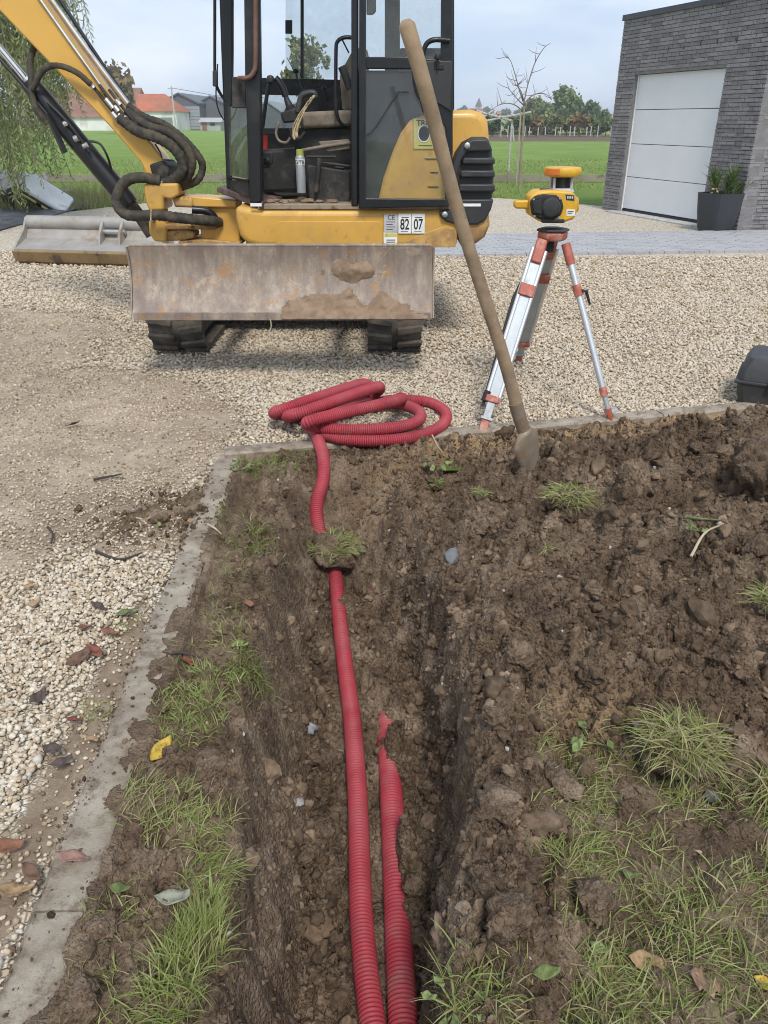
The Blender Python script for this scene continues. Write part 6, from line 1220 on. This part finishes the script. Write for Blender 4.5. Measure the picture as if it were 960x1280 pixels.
# ------------------------------------------------------------------ the larger clods, one by one
clods = [(740, 1128, .075, 'large smooth brown clod alone on the trampled grass'), (640, 1150, .075, 'dark clod at the trench rim beside the grass'), (610, 1105, .06, 'brown clod on the right trench rim'), (660, 1090, .05, 'small clod between rim and large lone clod'),
         (620, 1010, .085, 'broad clod heaped on the right trench rim'), (700, 985, .075, 'clod at the end of the spoil where the green grass strip starts'), (690, 1030, .055, 'clod just under the green grass strip on the spoil end'), (410, 953, .075, 'angular clod against the left duct in the trench'),
         (400, 1040, .07, 'lumpy clod left of the ducts, lower trench'), (425, 1000, .04, 'small clod touching the left duct'), (380, 1075, .05, 'clod in the loose fill left of the ducts'), (950, 590, .2, 'big dark clod jutting at the right edge below the case'),
         (905, 570, .08, 'dark clod on the heap below the black case'), (950, 690, .09, 'clod at the right edge under the jutting big clod'), (870, 560, .05, 'clod near the sandy edging on the right'), (650, 820, .06, 'clod on the spoil by the trench rim, mid height'),
         (690, 780, .055, 'light clod with a crevice on the spoil'), (740, 850, .06, 'sandy clod beside the crevice on the spoil'), (560, 700, .05, 'grey clod at the trench shoulder'), (600, 660, .05, 'clod above the trench shoulder'), (470, 640, .04, 'clod at the far trench end'),
         (740, 740, .05, 'clod in the middle of the spoil'), (820, 700, .055, 'clod left of the broken weed'), (820, 1230, .04, 'small clod low in the trampled grass by the red leaf'), (790, 1190, .035, 'clod beside the dry grey leaf on the grass'), (785, 1010, .04, 'reddish clod below the big grass tuft'),
         (200, 650, .05, 'dark clod on the gravel near the edging bend'), (245, 625, .06, 'soil lump lying over the edging bend'), (225, 640, .04, 'smaller lump beside the edging bend soil'), (130, 1165, .05, 'flat mud lump left of the grass by the near edging'), (100, 1255, .07, 'mud clod at the near left corner by the edging'), (170, 1240, .05, 'crumbly clod in front of the near left grass'),
         (510, 860, .045, 'clod on the trench floor right of the duct'), (520, 1110, .05, 'clod against the half buried duct'), (505, 780, .04, 'clod on the trench floor near the middle'), (680, 600, .045, 'pale clod just below the spade tip'), (900, 830, .05, 'clod on the right spoil slope'), (620, 900, .05, 'clod on the inner spoil slope')]
for k, (px, py, s_, lb_) in enumerate(clods):
    o = rock('soil_clod', M['clod'], 4, .2, 500 + k, (1, .85, .72), 1.7, True, True, .42); p = hit(px, py); o.location = (p.x, p.y, p.z + s_ * .12); o.scale = (s_ * .8,) * 3; o.rotation_euler = (random.uniform(-.4, .4), random.uniform(-.4, .4), random.random() * 6.28); tag(o, lb_, 'clod', 'large soil clods')
# ------------------------------------------------------------------ grass
def tuft(c, n, rad, ln, spread, dry, wd=.0027, nz=None):
    out = []; bend = (random.uniform(-.5, .5), random.uniform(-.5, .5))
    for _ in range(n):
        a = random.random() * 6.28; q = rad * math.sqrt(random.random()); x, y = c[0] + q * math.cos(a), c[1] + q * math.sin(a); l_ = ln * random.uniform(.5, 1.15); s2 = spread * random.uniform(.3, 1.1)
        ti = random.uniform(.0, .25) if random.random() < dry else random.uniform(.4, 1)
        b2 = random.random() * 6.28; out.append(((x, y, (hz(x, y) if nz is None else nz) - .004), (math.cos(a) * s2 * q / rad * .35 + bend[0] + .8 * math.cos(b2) * s2, math.sin(a) * s2 * q / rad * .35 + bend[1] + .8 * math.sin(b2) * s2, 1), l_, wd * random.uniform(.6, 1.7), random.uniform(.3, 1.8), ti))
    return out
sp = []
for (px, py, n, rad, ln, spr, dry) in ((288, 648, 70, .07, .07, .7, .15), (316, 682, 110, .07, .10, .6, .15), (300, 700, 60, .08, .06, .9, .2), (292, 738, 70, .09, .06, .9, .15), (280, 770, 50, .06, .06, .9, .2), (312, 835, 130, .045, .13, .45, .12), (262, 862, 160, .09, .08, .9, .1), (240, 905, 170, .08, .09, .9, .15), (290, 800, 60, .06, .07, .9, .25),
                                   (225, 880, 60, .06, .06, .9, .3), (195, 1010, 130, .07, .11, 1.0, .45), (215, 1040, 70, .06, .09, 1., .5), (262, 1025, 70, .05, .09, .8, .35), (270, 1060, 60, .04, .08, .7, .15), (262, 1100, 110, .05, .10, .7, .15), (255, 1150, 120, .045, .11, .6, .1), (240, 1195, 150, .05, .13, .5, .12), (215, 1240, 140, .05, .12, .7, .25), (190, 1275, 110, .06, .11, .7, .2),
                                   (180, 1130, 30, .06, .05, 1., .3), (340, 578, 220, .10, .06, .7, .06), (372, 565, 160, .08, .055, .7, .06), (318, 590, 140, .06, .055, .8, .08), (430, 548, 60, .08, .04, .9, .2), (300, 575, 60, .04, .05, .8, .1), (155, 780, 40, .05, .04, 1.1, .3), (120, 890, 26, .04, .05, 1.1, .2), (125, 1060, 16, .03, .05, 1., .4)):
    sp += tuft(hit(px, py), int(n * 2.1), rad * 1.35, ln * .74, spr, dry)
for _ in range(70):
    y = random.uniform(.75, 3.5); x = random.uniform(kerb_x(y) + .07, float(XL(y)) + .0)
    if float(fbm(x, y, 4, 2, 300)) > .47: sp += tuft((x, y), 34, .05, .05, 1.1, .25)
V_, F_, T_ = blades(sp, 4); tag(npmesh('verge_grass', V_, F_, M['grass'], False, {'tint': ('FLOAT', T_)}), 'ragged green grass along the soil strip beside the edging', 'grass', kind='stuff')
sp = []
for k in range(26000):
    y = random.uniform(.5, 1.85); x = random.uniform(.22, 1.5)
    if x > .58 * y + .35: continue
    j = min(n_y - 1, int(np.searchsorted(fy, y))); i = min(n_x - 1, int(np.searchsorted(fx, x))); d_ = lawn[j, i] * float(ss(.36, .60, fbm(x, y, 5.5, 3, 140)))
    if .42 < x < .62 and 1.35 < y < 1.9: d_ = max(d_, .5 * float(ss(.42, .6, fbm(x, y, 9, 3, 150))))
    if random.random() > d_: continue
    a = random.gauss(.6, 1.4); ti = random.uniform(0, .25) if random.random() < .34 else random.uniform(.38, 1); s2 = random.uniform(.6, 2.6)
    sp.append(((x, y, hz(x, y) - .002), (math.cos(a) * s2, math.sin(a) * s2, 1), random.uniform(.025, .085), random.uniform(.0022, .004), random.uniform(.2, .9), ti))
for (px, py, n, rad, ln) in ((590, 1240, 120, .07, .08), (565, 1275, 120, .07, .09), (640, 1215, 100, .07, .065), (610, 1270, 110, .07, .075), (720, 1080, 90, .08, .07), (740, 1170, 110, .09, .08), (760, 1260, 110, .09, .08), (900, 1200, 110, .1, .08), (930, 1130, 90, .1, .08), (820, 1090, 90, .1, .07), (700, 930, 70, .05, .05), (725, 965, 120, .05, .06), (735, 1000, 90, .05, .06), (930, 1260, 110, .1, .08), (850, 1240, 90, .1, .07)):
    sp += tuft(hit(px, py), n, rad, ln, 1.1, .28)
V_, F_, T_ = blades(sp, 4); tag(npmesh('trampled_grass', V_, F_, M['grass'], False, {'tint': ('FLOAT', T_)}), 'trampled muddy grass in the near right corner', 'grass', kind='stuff')
# sods and tufts that can be told apart
for k, (px, py, s_, nb, ln, dry, lb_) in enumerate(((708, 640, .10, 380, .085, .35, 'round grass sod on the spoil below the spade'), (843, 955, .115, 620, .105, .5, 'large shaggy yellow green grass tuft on the spoil edge'), (413, 702, .14, 460, .075, .3, 'grass sod lying on the duct in the trench'), (955, 1000, .05, 150, .11, .5, 'dry tuft at the right edge below the spoil'), (600, 622, .03, 60, .05, .3, 'tiny grass tuft on soil left of the spade'),
                                                     (958, 762, .05, 120, .10, .3, 'green tuft at the right edge, high on the spoil'), (545, 610, .03, 60, .06, .05, 'small green weed tuft near the coil'), (685, 690, .02, 30, .05, .3, 'tiny wisp below the round sod'))):
    p = hit(px, py); sd_ = thing('grass_sod', lb_, 'grass sod', p, 0, 'uprooted grass sods')
    o = rock('soil_clump', M['clod'], 4, .2, 700 + k, (1, .9, .7), 1.6, True, True, .4); o.parent = sd_; o.scale = (s_ * .95,) * 3; o.location = (0, 0, s_ * .3)
    bl_ = []
    for _ in range(nb):
        u = random.gauss(0, .5); v = random.gauss(-.1, .5); dd = Vector((u, v, random.uniform(.35, 1.))).normalized(); b = p + Vector((dd.x * s_ * .9, dd.y * s_ * .85, s_ * .3 + dd.z * s_ * .58)); a = random.random() * 6.28
        lean = Vector((dd.x * .9 + .9 * math.cos(a) + .2, dd.y * .9 + .9 * math.sin(a), .6)); ti = random.uniform(0, .28) if random.random() < dry else random.uniform(.35, 1); bl_.append((tuple(b), lean, ln * random.uniform(.5, 1.2), .0036 * random.uniform(.6, 1.5), random.uniform(.4, 2.), ti))
    V_, F_, T_ = blades(bl_, 4); npmesh('blades', V_, F_, M['grass'], False, {'tint': ('FLOAT', T_)}, sd_)
# ------------------------------------------------------------------ fallen leaves
def leaf_obj(name, L_, W_, curl, mat, lobed=False):
    V, F = [], []; nu, nv = 7, 10
    for j in range(nv):
        s_ = j / (nv - 1); w_ = W_ * (math.sin(math.pi * min(1, s_ * .92 + .06)) ** .8)
        if lobed: w_ *= 1 + .35 * math.sin(s_ * 17)
        for i in range(nu):
            u = i / (nu - 1) * 2 - 1; V.append((u * w_ / 2, (s_ - .5) * L_, curl * L_ * ((s_ - .5) ** 2 * 1.2) + abs(u) * W_ * .16 * curl * 2 + .004 * math.sin(s_ * 9 + u * 2)))
    for j in range(nv - 1):
        for i in range(nu - 1): F.append((j * nu + i, j * nu + i + 1, (j + 1) * nu + i + 1, (j + 1) * nu + i))
    o = npmesh(name, V, F, mat, True); so = o.modifiers.new('s', 'SOLIDIFY'); so.thickness = .0012; return o
LC = {'red': (.19, .06, .035), 'rust': (.22, .095, .05), 'brown': (.13, .07, .04), 'dark': (.085, .06, .048), 'yellow': (.5, .33, .04), 'tan': (.36, .23, .12), 'green': (.15, .19, .06), 'grey': (.27, .27, .2), 'pink': (.30, .165, .125), 'lime': (.21, .26, .09)}
LM = {k: worn('leaf ' + k, c, .6, var=.3, scale=40, bmp=.4, dirt=[q * .5 for q in c], dirt_lo=.5, dirt_hi=.65, dscale=50) for k, c in LC.items()}
leaves = [(202, 940, 'yellow', .085, 'yellow brown leaf on soil beside the edging'), (237, 830, 'red', .07, 'red brown leaf between grass and edging'), (312, 762, 'rust', .06, 'small rust leaf on the left trench rim'), (95, 1087, 'pink', .09, 'pinkish brown leaf on the near edging stone'), (218, 1130, 'grey', .08, 'grey green leaf standing in the near left grass'), (880, 1232, 'pink', .07, 'red maple like leaf on the trampled grass'),
          (806, 1208, 'tan', .085, 'dry pale grey leaf low on the trampled grass'), (682, 1222, 'green', .06, 'green leaf pair on the near grass'), (748, 1192, 'lime', .045, 'small bright green leaf on the near grass'), (955, 1235, 'yellow', .05, 'yellow leaf at the right edge of the grass'), (138, 797, 'rust', .065, 'orange brown leaf on the gravel by the edging'), (108, 792, 'rust', .07, 'long rust leaf on the gravel'), (120, 822, 'red', .075, 'curled red leaf on the gravel'),
          (100, 830, 'brown', .09, 'brown leaf under the curled red leaf'), (160, 772, 'green', .09, 'long green leaf touching the edging'), (125, 765, 'dark', .07, 'dark leaf behind the long green leaf'), (68, 945, 'dark', .08, 'dark purple leaf on the white gravel'), (80, 962, 'dark', .06, 'second dark leaf nearer the edging'), (118, 934, 'tan', .06, 'tan leaf on gravel next to the edging'), (95, 908, 'red', .05, 'small reddish leaf high on the left gravel'), (50, 880, 'dark', .07, 'black wilted leaf on the left gravel'),
          (10, 1068, 'rust', .08, 'orange leaf at the left photo edge'), (20, 1125, 'tan', .085, 'long tan leaf at the left photo edge'), (42, 1100, 'brown', .06, 'brown flat leaf near the left edge'), (40, 740, 'tan', .06, 'faded orange leaf on the left gravel'), (92, 535, 'dark', .09, 'dark leaf lying on the packed drive'), (45, 760, 'tan', .05, 'faint beige leaf on the left gravel'), (205, 890, 'brown', .09, 'rolled brown leaf across the edging and grass'), (300, 810, 'lime', .09, 'broad pale green leaf under the tall tuft'),
          (240, 660, 'tan', .04, 'pale beige leaf on the edging bend'), (200, 662, 'lime', .03, 'tiny lime leaf on the soil spill'), (150, 1115, 'green', .05, 'green weed leaf near the edging'), (785, 1100, 'green', .05, 'green leaf on the middle of the grass')]
for k, (px, py, c_, s_, lb_) in enumerate(leaves):
    o = leaf_obj('fallen_leaf', s_, s_ * (.85 if 'maple' in lb_ else .5), random.uniform(.15, .5), LM[c_], 'maple' in lb_); p = hit(px, py); o.location = (p.x, p.y, max(p.z, .026 if abs(p.x - kerb_x(p.y)) < .07 else (.012 if p.x < -.8 or p.y > kerb_y(p.x) else -9)) + .012); o.rotation_euler = (random.uniform(-.35, .35), random.uniform(-.35, .35), random.random() * 6.28); tag(o, lb_, 'leaf', 'fallen leaves')
# weeds with broad leaves
for k, (px, py, n_, s_, lb_) in enumerate(((440, 692, 6, .045, 'broad leaved weed hanging off the sod in the trench'), (545, 590, 5, .05, 'pale leaved weed sprouting between coil and spade'), (875, 665, 9, .04, 'broken weed with long stems on the spoil'), (740, 935, 5, .05, 'pale weed at the top of the green strip'), (570, 1265, 7, .035, 'small green weed by the trench rim corner'), (300, 588, 5, .035, 'small weed on the grass corner by the edging'))):
    p = hit(px, py); wt = thing('weed', lb_, 'weed', p, 0, 'weeds on the soil')
    for j in range(n_):
        a = j / n_ * 6.28 + random.random(); d_ = Vector((math.cos(a), math.sin(a), .5)); l_ = s_ * random.uniform(.7, 1.3); st = MB().tube(crom([p, p + d_ * l_ * .7, p + d_ * l_ * 1.2], 3), .0022, 5).build('stem', LM['lime'], wt, True)
        o = leaf_obj('leaf', s_ * .9, s_ * .5, .3, LM['lime' if j % 3 == 0 else 'green']); o.parent = wt; o.location = d_ * l_ * 1.35; o.rotation_euler = (random.uniform(-.6, .3), random.uniform(-.4, .4), a - 1.57)
# twigs and bits of root
def stick(name, pts, r_, mat, lb_, cat='twig', grp='twigs and roots on the ground'):
    P = [hit(x, y, .012) for x, y in pts]; m_ = sum((q.z for q in P)) / len(P)
    for q in P: q.z = max(q.z, .014 if q.x < -.8 or q.y > kerb_y(q.x) else -9)
    tag(MB().tube(crom(P, 4), list(np.linspace(r_, r_ * .5, (len(P) - 1) * 4 + 1)), 6).build(name, mat, None, True), lb_, cat, grp)
M['rootw'] = plain('pale root', (.5, .42, .3), .8); M['darktwig'] = plain('dark wet twig', (.05, .037, .03), .7)
stick('twig', [(117, 600), (135, 597), (152, 593)], .008, M['darktwig'], 'dark twig lying on the packed drive')
stick('twig', [(258, 655), (268, 660), (277, 669)], .006, M['rootw'], 'pale splinter of wood by the edging bend')
stick('twig', [(863, 700), (880, 670), (905, 655)], .006, M['rootw'], 'pale bent stem lying over the spoil weed')
stick('twig', [(855, 650), (885, 655), (915, 652)], .005, M['lf_mid'] if False else LM['green'], 'green stem lying across the spoil weed')
stick('twig', [(120, 690), (150, 700), (178, 692)], .007, M['darktwig'], 'dark root strand between gravel and edging')
stick('twig', [(205, 822), (225, 818), (250, 822)], .006, M['darktwig'], 'dark twig crossing the soil beside the edging')
stick('twig', [(540, 545), (548, 560), (556, 572)], .004, M['rootw'], 'thin pale root hanging below the coil')
stick('twig', [(60, 660), (66, 668), (64, 680)], .006, M['darktwig'], 'dark wisp of roots on the packed drive')
# chunk of old grey stone and pale stones in the dig
for k, (px, py, s_, c_, lb_) in enumerate(((565, 697, .05, (.16, .165, .17), 'grey broken stone at the trench shoulder'), (387, 910, .045, (.3, .31, .32), 'bluish grey stone set in the left trench wall'), (373, 1005, .03, (.34, .34, .33), 'thin pale stone in the left trench wall below the bluish one'), (890, 1000, .035, (.16, .16, .17), 'grey stone under the big grass tuft'), (795, 905, .018, (.2, .21, .23), 'small grey stone left of the big grass tuft'), (462, 740, .012, (.35, .08, .08), 'scrap of red plastic on the trench floor'))):
    o = rock('buried_stone', plain('stone tone %d' % k, c_, .8), 3, .25, 800 + k, (1, .8, .6), 1.6, True, True, .2); p = hit(px, py); o.location = p; o.scale = (s_ * .8,) * 3; o.rotation_euler = (random.random(), random.random(), random.random() * 6); tag(o, lb_, 'stone' if k < 5 else 'plastic scrap', 'stones in the dig' if k < 5 else None)
# ------------------------------------------------------------------ rough grass at the lawn edge and on the field
sp = []
for k in range(5200):
    px, Yd = random.uniform(-80, 190), random.uniform(15.5, 19.5); c_ = at(px, 200, Yd); 
    if Yd < float(far_edge(c_.x)) + .05: continue
    sp.append(((c_.x, Yd, -.03), (random.uniform(-.5, .5), random.uniform(-.5, .5), 1), random.uniform(.15, .5), .012, random.uniform(.1, .8), random.uniform(0, .3) if random.random() < .55 else random.uniform(.35, .9)))
for k in range(26000):
    Yd = 17 + 22 * random.random() ** 1.6; x = random.uniform(-.56, .56) * Yd
    if Yd < float(far_edge(x)) or (x > 4.2 and Yd < 22): continue
    sp.append(((x, Yd, -.045), (random.uniform(-.7, .7), random.uniform(-.7, .7), 1), random.uniform(.06, .13), .012 + Yd * .0006, random.uniform(.1, .8), random.uniform(.45, 1) if random.random() < .85 else .3))
V_, F_, T_ = blades(sp, 2); tag(npmesh('field_grass', V_, F_, M['grass'], False, {'tint': ('FLOAT', T_)}), 'green field and lawn grass beyond the gravel', 'grass', kind='stuff')
ptube('hanging_root', [(338, 399, 5.02), (339, 408, 5.02), (337, 416, 5.02), (338, 427, 5.02)], .0035, 'rootw', BL, 5, 4)

# ------------------------------------------------------------------ thin haze over the far fields
hm = bpy.data.materials.new('haze air'); hm.use_nodes = True; ht = hm.node_tree; ht.nodes.clear()
ho = ht.nodes.new('ShaderNodeOutputMaterial'); hv = ht.nodes.new('ShaderNodeVolumePrincipled'); hv.inputs['Color'].default_value = (.84, .90, .97, 1); hv.inputs['Density'].default_value = .0008
ht.links.new(hv.outputs[0], ho.inputs['Volume'])
hb = MB().box((0, 1290, 7.5), (1900, 2760, 19)).build('haze', hm); tag(hb, 'thin pale haze over the far fields', 'haze', kind='stuff')
